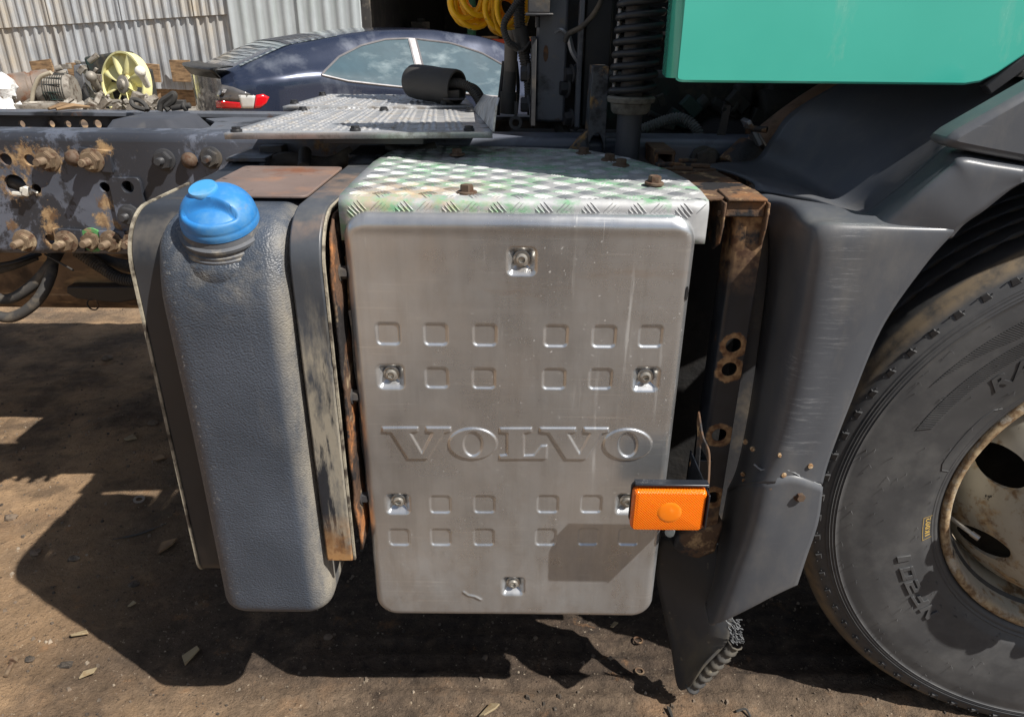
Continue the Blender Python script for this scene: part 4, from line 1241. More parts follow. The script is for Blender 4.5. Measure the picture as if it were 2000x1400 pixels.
for k in range(25):                                                         # the crown goes on over the tyre, beyond the photo's edge
    t = math.radians(119 - 92*k/24)
    g = .055*min(1, k/4)
    rows.append([Vector((1.176 + (a+g)*math.cos(t), b, .572 + (a+g)*math.sin(t))) for a, b in ((.752,1.038),(.770,1.030),(.790,1.028),(.803,1.036),(.810,1.060),(.812,1.20),(.812,1.50))])
build(MB().grid(rows), 'fender_crown', M['fender'], fender, solid=.005, smooth=60, fixn=False)
mb = MB().prism([P(x, y, Y=1.030) for x, y in ((1843,279),(1872,256),(1960,206),(2080,138),(2080,331),(2030,322),(1985,314),(1925,303),(1866,291))], (0,.055,0))
build(mb, 'step_panel', M['fender'], truck, bevel=.010, label='flat grey step panel above the fender rib')
# rivets left in the fender
RV = bolt_mesh('rivet', wmat('rust_stained_rivet', srgb(140,108,74), .85, 0, [(srgb(196,174,142),.8,0,200,.5,.6)]), .0028, .0016, .0062)
for px, py, Y in ((1523,887,1.031),(1582,909,1.027),(1530,926,1.028),(1507,952,1.030),(1471,876,1.075),(1457,862,1.10),(1452,925,1.115),(1455,938,1.11)):
    q = P(px, py, Y=Y-.0015); place(RV, 'rivet', fender, q, (0,-1,.1) if px > 1480 else (-.7,-.6,0), random.random(), .72)
q = P(1561,967,Y=1.025); place(B_HEX, 'bolt', fender, q, (0,-1,.05), .2, .62)
# inner support behind the fender and the bracket stay
mb = MB().box((.42, 1.20, .48), (.50, 1.24, 1.13))
build(mb, 'fender_stay', M['steel_dark'], truck, bevel=.003)

# ---- mud flap
mf = MB()
patch([
    row((1292,1045,1.24),(1340,1050,1.22),(1395,1060,1.20),(1440,1065,1.19)),
    row((1284,1120,1.235),(1335,1130,1.20),(1390,1140,1.17),(1440,1150,1.16)),
    row((1300,1200,1.225),(1350,1205,1.18),(1395,1210,1.15),(1428,1215,1.14)),
    row((1315,1270,1.205),(1352,1268,1.165),(1388,1262,1.14),(1420,1255,1.125)),
    row((1325,1330,1.175),(1340,1325,1.15),(1358,1314,1.13),(1378,1300,1.115)),
    row((1333,1345,1.165),(1339,1345,1.15),(1347,1342,1.135),(1352,1336,1.125)),
], 5, 5, mf)
flap = build(mf, 'mud_flap', M['flap'], truck, solid=.006, smooth=70, fixn=False, label='muddy black rubber mud flap with a ribbed edge')
lo, hi = row((1346,1349,1.135),(1432,1262,1.125)); 
rows = []
for i in range(61):
    t = i/60; p = lo.lerp(hi, t); w = .5 + .5*math.cos(t*7*2*PI)
    out = Vector((.020+.005*w, .010, -.010)); b = Vector((0,-.004-.0065*w,0))
    rows.append([p + Vector((-.012,.004,.012)), p + Vector((-.003,-.004,.004)) + b*.4, p + out*.35 + b, p + out*.75 + b*.8, p + out + b*.2 + Vector((random.uniform(-.002,.003),0,random.uniform(-.002,.002)))])
build(MB().grid(rows), 'ribbed_edge', M['flap'], flap, solid=.003, smooth=70, fixn=False)
mb = MB(); lo, hi = row((1424,1205,1.115),(1434,1252,1.115))
for i in range(26):
    t = i/25
    for s in range(3):
        p = lo.lerp(hi, t) + Vector((.009*s-.006 + random.uniform(-.003,.003), -.004*random.random(), random.uniform(-.003,.003)))
        mb.tube([p, p + Vector((random.uniform(.004,.010), -.004, random.uniform(-.009,.004)))], .0011, 5)
build(mb, 'frayed_cords', wmat('frayed_rubber', srgb(104,106,108), .8), flap)

# ---- front wheel
WX, WZ = WHEEL; WY = 1.124
wheel = empty('wheel', (WX, WY, WZ-.55)); wheel.parent = truck; wheel.location = Vector((WX, WY, WZ-.55)) - WL['truck']; wheel.rotation_euler = (0, 0, math.radians(-7.2))      # steered a little
wheel['label'] = 'front truck wheel with a white rusty steel rim'
RO = .592
def side(r):                                                                # sidewall depth (towards +Y) at radius r
    return lut(r, [(.285,.045),(.312,.012),(.325,-.004),(.36,-.022),(.41,-.031),(.46,-.035),(.50,-.0345),(.535,-.030),(.56,-.022),(.573,-.012),(.578,-.006)])
def tyre():
    prof = []
    r = .285
    while r < .5782:
        d = side(r)
        for rc in (.5270, .5325, .5380, .5435):
            d -= .0021*max(0, 1-abs(r-rc)/.0020)
        for rc in (.3330, .3400): d -= .0014*max(0, 1-abs(r-rc)/.002)
        prof.append((r, d)); r += .0010 if (.523 < r < .548 or .328 < r < .345) else .006
    prof += [(.5815,.004)]
    n = 300; rows = []
    def ring(rad, dep, wob=0, ph=0):
        return [Vector((WX + rad_*math.cos(t), WY + dep + wob*(1 if (k//2+ph) % 2 else -1), WZ + rad_*math.sin(t)))
                for k in range(n) for t in (2*PI*k/n,) for rad_ in (rad,)]
    for r, d in prof: rows.append(ring(r, d))
    dep0 = .012
    rows.append(ring(RO-.002, dep0, 0))
    for gi, g in enumerate((.066, .120, .175, .232)):
        w = .0032
        rows += [ring(RO, g-.008, w, gi), ring(RO-.001, g-.0065, w, gi), ring(RO-.013, g-.005, w*.6, gi), ring(RO-.013, g+.005, w*.6, gi), ring(RO-.001, g+.0065, w, gi+1), ring(RO, g+.008, w, gi+1)]
    rows += [ring(RO-.002, .290), ring(.578,.306), ring(.52,.326), ring(.44,.335), ring(.33,.32), ring(.285,.28)]
    return MB().grid(rows, cu=True)
ty = build(tyre(), 'tyre', M['tyre'], wheel, smooth=50, fixn=True, label='black tyre with worn dusty tread')
# shoulder marks: small raised wedges in a ring, shared mesh
def lug():
    b = MB()
    w0, w1, l = .0085, .0055, .013
    b.add([(-w0,-l/2,0),(w0,-l/2,0),(w1,l/2,0),(-w1,l/2,0),(-w0*.8,-l*.36,.0016),(w0*.8,-l*.36,.0045),(w1*.8,l*.34,.0045),(-w1*.8,l*.34,.0016)],
          [(4,5,6,7),(0,1,5,4),(1,2,6,5),(2,3,7,6),(3,0,4,7)])
    b.cyl((w0+.003,.0,-.001),(w0+.003,.0,.004),.0012,n=6).cyl((-w0-.004,.004,-.001),(-w0-.004,.004,.003),.0010,n=6)
    return proto(b, 'shoulder_lug', M['tyre'], 30)
LUG = lug()
NL = 72
for k in range(NL):
    t = 2*PI*k/NL + .02
    c = Vector((math.cos(t), 0, math.sin(t)))
    o = bpy.data.objects.new('shoulder_lug', LUG); col.objects.link(o)
    o.parent = wheel
    nrm = Vector((c.x*.25, -1, c.z*.25)).normalized(); yx = (c - nrm*c.dot(nrm)).normalized(); xx = yx.cross(nrm)
    o.rotation_euler = Matrix((xx, yx, nrm)).transposed().to_euler()
    o.location = Vector((WX, WY + side(.559) - .0002, WZ)) + c*.559 - WL['wheel']
# raised bands of fine hatching and lettering, bent on to the sidewall
def on_side(r, ang, lift=0): return Vector((WX + r*math.cos(ang), WY + side(r) - lift, WZ + r*math.sin(ang)))
def hatch(r0, r1, a0, a1, step, taper):
    mb = MB(); a = a0
    while a < a1:
        f = min(1, (a1-a)/taper + .02) if taper else 1
        ri_, ro_ = r1 - (r1-r0)*f, r1
        da = step*.52
        sk = -.035*f
        v = [on_side(ri_, a+sk), on_side(ro_, a), on_side(ro_, a+da), on_side(ri_, a+da+sk)]
        n = Vector((0,-.0016,0))
        mb.add(v + [p + n for p in v], [(4,5,6,7),(0,1,5,4),(1,2,6,5),(2,3,7,6),(3,0,4,7)])
        a += step
    return mb
build(hatch(.466, .492, .9, 2.60, .0100, .30), 'hatched_band', M['tyre'], wheel, smooth=20, fixn=True)
build(hatch(.430, .455, .9, 2.775, .0100, .0), 'hatched_band', M['tyre'], wheel, smooth=20, fixn=True)
def text_mesh(s, size, bold=0.0, shear=0.0):
    cu = bpy.data.curves.new('t', 'FONT'); cu.body = s; cu.size = size; cu.offset = bold; cu.shear = shear
    cu.align_x = 'CENTER'; cu.fill_mode = 'FRONT'; cu.resolution_u = 4
    o = bpy.data.objects.new('t', cu); col.objects.link(o)
    dg = bpy.context.evaluated_depsgraph_get()
    me = o.evaluated_get(dg).to_mesh()
    v = [tuple(p.co) for p in me.vertices]; f = [tuple(p.vertices) for p in me.polygons]
    o.evaluated_get(dg).to_mesh_clear()
    bpy.data.objects.remove(o); bpy.data.curves.remove(cu)
    return v, f
def bent_text(s, r, ang, size, lift, bold, gap=1.0, shear=0, sy=1.0):
    """letters with their tops outward, read clockwise; ang is the middle"""
    mb = MB(); n = len(s); adv = size*gap
    for i, ch in enumerate(s):
        v, f = text_mesh(ch, size, bold, shear)
        ac = ang - (i-(n-1)/2)*adv/r
        pts = []
        for x, y, _ in v:
            rr = r + y*sy; aa = ac - x/r
            pts.append((rr, aa))
        o = len(mb.v); k = len(pts)
        mb.v += [tuple(on_side(a, b, lift)) for a, b in pts] + [tuple(on_side(a, b, -.001)) for a, b in pts]
        mb.f += [tuple(i_+o for i_ in t) for t in f]
        cnt = {}
        for t in f:
            for q in range(len(t)):
                e = (t[q], t[(q+1) % len(t)]); cnt[e] = cnt.get(e, 0) + 1
        for (a, b) in cnt:
            if (b, a) not in cnt: mb.f.append((o+a, o+b, o+k+b, o+k+a))
    return mb
GLYPH = {'N': [[(0,0),(.26,0),(.26,.58),(.74,0),(1,0),(1,1),(.74,1),(.74,.42),(.26,1),(0,1)]],
         'F': [[(0,0),(.28,0),(.28,.34),(.85,.34),(.85,.58),(.28,.58),(.28,.77),(1,.77),(1,1),(0,1)]],
         '2': [[(0,0),(1,0),(1,.23),(.3,.23),(.3,.38),(1,.38),(1,1),(0,1),(0,.77),(.7,.77),(.7,.61),(0,.61)]],
         '0': [[(0,0),(1,0),(1,.23),(0,.23)],[(0,.77),(1,.77),(1,1),(0,1)],[(0,.231),(.28,.231),(.28,.769),(0,.769)],[(.72,.231),(1,.231),(1,.769),(.72,.769)]],
         '1': [[(.3,0),(.72,0),(.72,1),(.3,1)]]}
def block_text(s, r, ang, h, w, adv, lift):
    mb = MB(); n = len(s)
    for i, ch in enumerate(s):
        ac = ang - (i-(n-1)/2)*adv/r
        for po_ in GLYPH[ch]:
            q = [(r + (y-.5)*h, ac - (x-.5 + .12*(y-.5))*w/r) for x, y in po_]; k = len(q); o = len(mb.v)
            mb.v += [tuple(on_side(a, b, lift)) for a, b in q] + [tuple(on_side(a, b, -.001)) for a, b in q]
            mb.f += [tuple(range(o, o+k))] + [(o+m_, o+(m_+1) % k, o+k+(m_+1) % k, o+k+m_) for m_ in range(k)]
    return mb
build(block_text('NF201', .400, 3.684, .027, .031, .0385, .0035), 'sidewall_lettering', M['tyre'], wheel, bevel=.0006, smooth=20, fixn=True, label='raised NF201 lettering')
r1, a1 = .408, 2.36
build(bent_text('RAD', r1-.014, a1-.03, .054, .0022, .0016, .74, .25, .75), 'sidewall_lettering', M['tyre'], wheel, smooth=20, fixn=False)
ym = wmat('faded_yellow_print', srgb(172,142,68), .7, 0, [(srgb(110,100,70),.8,0,160,.55,.66)])
r1, a1 = .350, 3.331
mb = bent_text('1K002', r1-.006, a1, .0155, .0008, .0002, .60)
for (ra, rb2, aa, ab) in ((-.0105,-.0095,-.077,.077),(.0095,.0105,-.077,.077),(-.0105,.0105,-.077,-.074),(-.0105,.0105,.074,.077)):
    N = 6 if ab-aa > .01 else 1
    for i in range(N):
        b0, b1 = aa+(ab-aa)*i/N, aa+(ab-aa)*(i+1)/N
        mb.add([on_side(r1+ra, a1+b0, .0008), on_side(r1+rb2, a1+b0, .0008), on_side(r1+rb2, a1+b1, .0008), on_side(r1+ra, a1+b1, .0008)], [(0,1,2,3)])
build(mb, 'yellow_stamp', ym, wheel, smooth=20, fixn=False, label='small yellow stamp reading 1K002')
mb = MB()                                                                    # rubber spew hairs
for i in range(130):
    a, r = random.uniform(1.6, 4.4), random.choice((.352,.37,.42,.44,.46,.50,.515)) + random.uniform(-.004,.004)
    p = on_side(r, a); L = random.uniform(.002,.009)
    d = Vector((random.uniform(-.3,.3), -.5, random.uniform(-.3,.5))).normalized()
    mb.tube([p, p + d*L*.6, p + d*L + Vector((0,0,-L*.3))], [.0006,.0005,.0003], 5)
build(mb, 'rubber_hairs', M['tyre'], wheel, smooth=60, fixn=False, kind='stuff')
mb = MB()                                                                    # raised outline panel near the bead
path = [(.350, 2.50),(.362,2.53),(.366,2.60),(.366,2.90),(.360,2.94),(.340,2.95)]
sp_ = []
for i in range(len(path)-1):
    for k in range(10): t = k/10; sp_.append((path[i][0]*(1-t)+path[i+1][0]*t, path[i][1]*(1-t)+path[i+1][1]*t))
mb.tube([on_side(r, a) for r, a in sp_], .0014, 6)
build(mb, 'panel_outline', M['tyre'], wheel)

# rim: flange, barrel and dished disc with hand holes
mb = MB()
mb.lathe([(.300,.040),(.317,.012),(.3205,.002),(.319,-.006),(.313,-.009),(.306,-.007),(.300,.002),(.2955,.020),(.291,.040),(.283,.060),(.279,.085),(.276,.130),(.272,.160)], (WX, WY, WZ), (0,1,0), 96)
rim = build(mb, 'rim', M['rim'], wheel, smooth=60, label='white painted rim flange speckled with rust')
def disc():
    mb = MB(); NH = 8; a_off = 3.2325 - PI/8
    def dy(r): return lut(r, [(.0,-.078),(.15,-.078),(.185,-.072),(.20,-.058),(.215,-.038),(.245,.012),(.266,.060),(.277,.11)])
    def pt(x, z, back=0): r = math.hypot(x, z); return Vector((WX+x, WY+dy(r)+back, WZ+z))
    rh, rc = .030, .2390
    for k in range(NH):
        ac = a_off + 2*PI*k/NH; ha = PI/NH
        N = 40; T = 6; rows = []
        for i in range(N):
            s = 2*PI*i/N
            hx, hz = rc + .029*math.cos(s), 0.036*math.sin(s)                # hand hole in (radial, tangential) metres
            h_r, h_a = hx, hz/rc
            # where that direction leaves the sector
            cs, sn = math.cos(s), math.sin(s)
            R0, R1, A = .190, .2765, ha
            tr = ((R1-rc)/cs if cs > 1e-9 else ((R0-rc)/cs if cs < -1e-9 else 9e9)); ta = A*rc/abs(sn) if abs(sn) > 1e-9 else 9e9
            m_ = min(tr, ta); b_r, b_a = rc + cs*m_, sn*m_/rc
            row_ = [(h_r + (b_r-h_r)*t/T, h_a + (b_a-h_a)*t/T) for t in range(T+1)]
            rows.append([Vector((pt(r*math.cos(ac+a), r*math.sin(ac+a)))) for r, a in [row_[0]]] and
                        [pt(row_[0][0]*math.cos(ac+row_[0][1]), row_[0][0]*math.sin(ac+row_[0][1]), .014)] +
                        [pt(r*math.cos(ac+a), r*math.sin(ac+a)) for r, a in row_])
        mb.grid(rows, cv=True)
    mb.lathe([(r, dy(r)) for r in (.190,.180,.165,.14,.11,.10)], (WX, WY, WZ), (0,1,0), 80)
    mb.lathe([(.10,dy(.1)),(.098,-.11),(.085,-.125),(0,-.127)], (WX, WY, WZ), (0,1,0), 40)
    return mb
build(disc(), 'disc', M['rim'], wheel, smooth=60, label='dished white disc with round hand holes and rust')
NUT = bolt_mesh('wheel_nut', M['bolt'], .0175, .016, .026, 0, dome=True)
for k in range(10):
    t = 2*PI*k/10 + .1
    o = place(NUT, 'wheel_nut', wheel, (WX+.1675*math.cos(t), WY-.079, WZ+.1675*math.sin(t)), (0,-1,0), k)
mb = MB().lathe([(.17,.16),(.26,.17),(.271,.165)], (WX, WY, WZ), (0,1,0), 48).lathe([(.0,.12),(.17,.13),(.19,.22)], (WX, WY, WZ), (0,1,0), 40)
build(mb, 'brake_drum', M['dark_void'], wheel)
q = P(1897,1050,Y=1.13)
mb = MB().tube([q + Vector((-.012,.03,.0)), q + Vector((.0,.0,.0)), q + Vector((.014,-.012,-.006))], .0045, 8).cyl(q + Vector((.012,-.010,-.005)), q + Vector((.024,-.020,-.010)), .0062, n=10)
build(mb, 'valve', M['bolt_bright'], wheel)

# ---- cab: teal side panel, upper body
def cab_panel():
    z0 = P(1500,163,Y=1.172).z
    x0 = P(1318,163,Y=1.172).x
    c = P(1930,163,Y=1.172); d = P(2000,110,Y=1.172)
    sl = (d.z-c.z)/(d.x-c.x)
    out = [(x0, z0+.006), (x0+.005, z0+.001), (x0+.012, z0), (c.x-.035, z0), (c.x-.012, z0+.004), (c.x+.010, z0+.016), (d.x, d.z), (d.x+.9, d.z+.9*sl), (d.x+1.2, 2.3), (.95, 2.35), (x0+.02, 2.12), (x0, 2.05)]
    mb = MB().prism([(x, 1.172, z) for x, z in out], (0,.012,0))
    return mb, x0, z0
mb, px0, pz0 = cab_panel()
cabp = build(mb, 'cab_side_panel', M['teal'], truck, bevel=.006, label='glossy teal cab side panel')
# rounded rear edge of the panel
rows = []
for a in (PI/2*k/8 for k in range(9)):
    x, y = px0+.004-.016*math.sin(a), 1.172+.018*(1-math.cos(a))
    rows.append([(x, y+.0, pz0+.006), (x, y, pz0+.7)])
rows.append([(px0-.010, 1.23, pz0+.010), (px0-.010, 1.23, pz0+.7)])
build(MB().grid(rows), 'panel_edge', M['teal'], cabp, solid=.003, smooth=60, fixn=False)
mb = MB().box((px0+.01, 1.19, pz0+.012), (2.4, 1.24, pz0+.020)).box((px0+.3, 1.24, pz0+.06), (2.4, 2.9, pz0+.10))
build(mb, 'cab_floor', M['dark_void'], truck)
mb = MB().box((1.0, 1.19, 1.46), (2.9, 3.1, 3.0))
build(mb, 'cab_body', M['teal'], truck, bevel=.05)
mb = MB()
mb.prism([(px0+.06, 2.25, z) if False else (x, 2.25, z) for x, z in ((.24,1.265),(.30,1.31),(.36,1.38),(.42,1.40),(1.1,1.40),(1.1,2.2),(.2,2.2),(.2,1.6))], (0,.03,0))
build(mb, 'dark_backing_sheet', M['dark_void'], truck)  # added dark sheet that fills the deep shade seen past the cab panel
# dark seal strip along the panel's slanted front edge
c0, c1 = P(1926,166,Y=1.17), P(2060,62,Y=1.17)
mb = MB().prism([c0 + Vector((.0,0,-.002)), c1 + Vector((0,0,-.002)), c1 + Vector((.01,0,-.02)), c0 + Vector((.012,0,-.014))], (0,.02,0))
build(mb, 'seal_strip', M['black'], truck, bevel=.002)

# ---- engine and chassis gear under the cab
mb = MB().box((P(1560,170,Y=2.1).x-.55, 1.95, 1.0), (1.7, 2.2, 1.30))
mb.lathe([(0,0),(.05,0),(.055,.01),(.055,.16),(.05,.17),(0,.17)], P(1490,190,Y=1.95), (1,0,0), 16)
mb.lathe([(0,0),(.045,0),(.05,.01),(.05,.12),(0,.12)], P(1480,215,Y=1.92), (1,0,.1), 16)
mb.box((P(1440,175,Y=1.9).x, 1.9, P(1440,250,Y=1.9).z), (P(1475,175,Y=1.9).x, 1.95, P(1440,165,Y=1.9).z))
build(mb, 'engine_block', M['engine'], truck, bevel=.008)
mb = MB()
for i in range(34):
    px, py = random.uniform(1290,1480), random.uniform(195,255)
    q = P(px, py, Y=random.uniform(1.86,2.0)); s = random.uniform(.015,.04)
    if i % 3: mb.obox(q, (s*1.5, s, s), Matrix.Rotation(random.uniform(0,3), 3, 'Y'))
    else: mb.cyl(q, q + Vector((random.uniform(-.05,.05), 0, random.uniform(.0,.03))), s*.5, n=10)
build(mb, 'engine_fittings', M['engine'], truck, bevel=.003)
hose([P(1238,262,Y=1.78), P(1275,245,Y=1.78), P(1320,231,Y=1.78), P(1345,238,Y=1.77), P(1362,256,Y=1.76), P(1366,275,Y=1.75)], .0135, M['hose_grey'], ribs=.0065, label='pale grey corrugated hose under the cab')
mb = MB(); a0, a1 = P(1400,268,Y=1.72), P(1428,206,Y=1.72)
hh = P(1415,214,Y=1.72)
mb.plate([(a0.x,a0.z),(a1.x-.004,a0.z),(a1.x,a1.z),(a0.x+.008,a1.z)], [circ(hh.x, hh.z, .0052, 14)], lambda u, v, w: Vector((u, 1.72+w, v)), .005)
build(mb, 'lug_plate', M['steel_dark'], truck)
q = P(1480,300,Y=1.62)
mb = MB().tube(spline([P(1430,345,Y=1.62), P(1480,300,Y=1.66), P(1520,262,Y=1.70), P(1600,205,Y=1.75), P(1700,150,Y=1.8)], 8), .042, 24)
build(mb, 'exhaust_pipe', M['shield'], truck, label='dusty brown exhaust pipe rising beside the fender')
mb = MB().tube([P(1428,340,Y=1.60), P(1470,302,Y=1.62)], .046, 24)
build(mb, 'exhaust_flange', M['rust'], truck)
mb = MB().obox(P(1468,258,Y=1.585), (.010,.05,.060), Matrix.Rotation(-.6, 3, 'Y')).obox(P(1488,280,Y=1.60), (.055,.05,.006), Matrix.Rotation(.9, 3, 'Y'))
build(mb, 'clamp', M['silver'], truck, bevel=.002)
mb = MB().cyl(P(1455,250,Y=1.57), P(1498,254,Y=1.54), .0065, n=12).lathe([(.0,0),(.013,0),(.013,.011),(0,.011)], P(1457,250,Y=1.57), (1,-.3,-.05), 6)
build(mb, 'clamp_bolt', M['rust'], truck)
# square tube stub and bolt on the rail behind the tread plate
mb = MB(); a0, a1 = P(1275,325,Y=1.54), P(1316,292,Y=1.54)
for (x0, x1, z0, z1) in ((a0.x,a1.x,a1.z-.006,a1.z),(a0.x,a0.x+.006,a0.z,a1.z-.006),(a1.x-.006,a1.x,a0.z,a1.z-.006)): mb.box((x0,1.52,z0),(x1,YR-.002,z1))
build(mb, 'tube_stub', M['rust'], truck, bevel=.002)
place(B_HEXDARK, 'bolt', near_rail, on_rail(1372,310), (0,-1,0), .4, 1.2)
place(B_HEXDARK, 'bolt', near_rail, on_rail(1385,305,.01), (0,-1,0), .1, .8)

# spring strut
scx, scy = P(1238,120,Y=1.585).x, 1.585
zb_, ztop = P(1235,200,Y=1.585).z, 1.60
strut = empty('spring_strut', (scx, scy, 1.1)); strut.parent = truck; strut.location = Vector((scx, scy, 1.1)) - WL['truck']
strut['label'] = 'black coil spring strut of the cab suspension'
pts = []
turns = (ztop-zb_)/.0232
ax = Vector((.025, 0, 1)).normalized()
for i in range(int(turns*22)):
    t = i/22; a = 2*PI*t
    pts.append(Vector((scx + .0435*math.cos(a), scy + .0435*math.sin(a), zb_ + .010 + .0232*t)) + Vector((.045*(.0232*t), 0, 0)))
build(MB().tube(pts, .0073, 10), 'coil', M['black'], strut, smooth=60)
mb = MB().lathe([(0,-.08),(.0265,-.08),(.0265,.09)], (scx,scy,1.16), (0,0,1), 24).lathe([(.024,.09),(.024,.48)], (scx,scy,1.16), (0,0,1), 24)
build(mb, 'damper', M['box_lid'], strut)
mb = MB().lathe([(.0,-.026),(.036,-.026),(.041,-.020),(.042,-.006),(.049,-.003),(.051,.005),(.047,.009),(0,.009)], (scx,scy,zb_+.004), (0,0,1), 32)
build(mb, 'spring_seat', wmat('dusty_spring_seat', srgb(120,116,108), .85, 0, [(srgb(80,76,70),.9,0,30,.5,.65)], [(120,.2,.002)]), strut)
mb = MB().cyl((scx-.036,scy+.01,zb_), (scx-.030,scy+.01,ztop), .005, n=10)
build(mb, 'guide_rod', M['silver'], strut)

# cab mount casting and tower
q0, q1 = P(1146,302,Y=1.615), P(1192,130,Y=1.615)
mb = MB()
arch = [(q0.x,q0.z)] + [((q0.x+q1.x)/2 - .017*math.cos(t), q0.z + .005 + .040*math.sin(t)) for t in np.linspace(0, PI, 9)] + [(q1.x,q0.z),(q1.x-.002,q1.z),(q0.x+.004,q1.z)]
mb.prism([(x, 1.615, z) for x, z in arch], (0,.08,0))
mb.prism([(q0.x+.001,1.62,q0.z),(q0.x+.001,1.62,q0.z+.05),(q0.x-.05,1.62,q0.z-.005),(q0.x-.05,1.62,q0.z-.02)], (0,.04,0))
build(mb, 'cab_mount', wmat('grimy_casting', srgb(70,73,78), .5, 0, [(srgb(150,118,74),.9,0,16,.53,.62),(srgb(40,40,44),.6,0,30,.5,.6)], [(26,.4,.006),(80,.4,.004)]), truck, bevel=.004, label='grimy cast cab mount beside the spring strut')
mb = MB().box((P(1140,100,Y=1.80).x, 1.79, 1.19), (P(1192,100,Y=1.80).x, 1.86, 2.0))
build(mb, 'mount_tower', M['black'], truck, bevel=.004)
mb = MB().box((P(1128,100,Y=1.78).x, 1.77, 1.19), (P(1138,100,Y=1.78).x, 1.80, 2.0))
build(mb, 'tower_edge', M['steel'], truck, bevel=.002)
# bolted upright
q0, q1 = P(1045,238,Y=1.80), P(1110,238,Y=1.80)
mb = MB().box((q0.x, 1.795, q0.z), (q1.x-.010, 1.87, 2.0))
up = build(mb, 'upright', M['steel'], truck, bevel=.006, label='grey steel upright bolted above the chassis rail')
mb = MB().box((q0.x-.012, 1.775, q0.z-.008), (q0.x-.0005, 1.88, P(1040,72,Y=1.8).z))
build(mb, 'flange_plate', M['steel_dark'], up, bevel=.002)
for py in (145, 205): place(B_HEXDARK, 'bolt', up, P(1034,py,Y=1.81), (-1,0,0), .3, 1.0)
s0 = P(1066,105,Y=1.795)
mb = MB().prism([(s0.x + (.006*math.cos(t)), 1.7935, s0.z + (.018*math.sin(t))) for t in np.linspace(0, 2*PI, 14)[:-1]], (0,.0012,0))
build(mb, 'slot', M['rust'], up)
a0 = P(1050,26,Y=1.78)
mb = MB().box((a0.x-.022,1.75,a0.z), (a0.x+.026,1.79,a0.z+.3)).box((a0.x-.028,1.745,a0.z-.006), (a0.x+.034,1.79,a0.z-.0005)).cyl((a0.x,1.765,a0.z-.03),(a0.x,1.765,a0.z-.006),.006,n=10)
build(mb, 'top_bracket', M['steel_dark'], truck, bevel=.002)
a0, a1 = P(1112,262,Y=1.88), P(1140,60,Y=1.88)
mb = MB().box((q1.x-.009, 1.872, q0.z), (a1.x, 1.89, 2.0)); 
build(mb, 'back_plate', M['steel_dark'], truck, bevel=.003)
bp = P(1128,200,Y=1.79)
mb = MB().prism([P(1118,135,Y=1.80),P(1132,120,Y=1.80),P(1136,150,Y=1.80),P(1136,248,Y=1.80),P(1124,258,Y=1.80),P(1114,250,Y=1.80),P(1126,235,Y=1.80),P(1126,150,Y=1.80)], (0,.05,0))
build(mb, 'side_flange', M['steel'], truck, bevel=.003)
for px, py in ((1117,146),(1108,172),(1116,232)): place(B_HEXDARK, 'bolt', truck, P(px,py,Y=1.80), (-1,-.35,0), random.random(), .95)
mb = MB().tube([P(1075,-40,Y=1.95), P(1100,20,Y=1.95), P(1138,62,Y=1.95)], .026, 16)
build(mb, 'bright_tube', M['silver'], truck)
mb = MB().tube(spline([P(1082,66,Y=1.80), P(1095,58,Y=1.79), P(1110,72,Y=1.79), P(1118,100,Y=1.79), P(1132,124,Y=1.79)], 5), [.004]*10 + [.007]*11, 6)
build(mb, 'torn_strip', M['silver'], truck)
hose([P(1185,-30,Y=1.72), P(1168,15,Y=1.74), P(1140,50,Y=1.75), P(1112,66,Y=1.76), P(1104,82,Y=1.77)], .006, M['hose'], name='cable')
# upright pipe and corrugated hoses
mb = MB().tube([P(999,60,Y=1.92), P(997,140,Y=1.92)], .0165, 16)
build(mb, 'pipe', wmat('dusty_pipe', srgb(112,104,94), .75, 0, [(srgb(70,66,62),.8,0,10,.5,.7)]), truck)
mb = MB().tube([P(997,140,Y=1.92), P(994,180,Y=1.92)], .0168, 16).tube([P(994,180,Y=1.92), P(992,222,Y=1.92)], .021, 16)
build(mb, 'pipe_sleeve', M['rubber'], truck)
hose([P(1020,-40,Y=1.86), P(1014,10,Y=1.86), P(1016,60,Y=1.86), P(1024,110,Y=1.86), P(1034,160,Y=1.86), P(1036,200,Y=1.87)], .015, M['rubber'], ribs=.0062)
hose([P(1022,-10,Y=1.82), P(1000,20,Y=1.82), P(984,50,Y=1.82), P(992,80,Y=1.82), P(1010,95,Y=1.84)], .0085, M['rubber'], ribs=.0048)
mb = MB().tube(spline([P(1014,55,Y=1.855), P(1018,72,Y=1.855), P(1024,98,Y=1.855)], 5), .0185, 14)
build(mb, 'hose_joint', M['rubber'], truck)
hose([P(1008,95,Y=1.845), P(1020,100,Y=1.83), P(1036,82,Y=1.84)], .0035, M['rubber'], name='cable_tie')
hose([P(1008,120,Y=1.95), P(1012,170,Y=1.95), P(1008,222,Y=1.95)], .005, M['black'], name='cable')
hose([P(985,120,Y=2.0), P(978,180,Y=2.0), P(972,225,Y=2.0)], .0065, M['black'], name='cable')
q = P(1007,240,Y=1.70)
mb = MB().lathe([(.008,-.012),(.015,-.012),(.015,.012),(.008,.012)], q, (0,-1,.1), 20).box((q.x-.003,q.y-.002,q.z+.014),(q.x+.004,q.y+.006,q.z+.045))
build(mb, 'hose_clip', M['black'], truck)
hose([P(1070,190,Y=1.95), P(1095,250,Y=1.85), P(1112,275,Y=1.80)], .016, M['rubber'], ribs=.006)
# dark gearbox bulk between the rails
mb = MB().lathe([(0,0),(.14,.0),(.17,.05),(.17,.5),(.2,.55),(.2,.8)], (-.05, 1.91, 1.0), (1,0,0), 24)
build(mb, 'gearbox', M['dark_void'], truck)
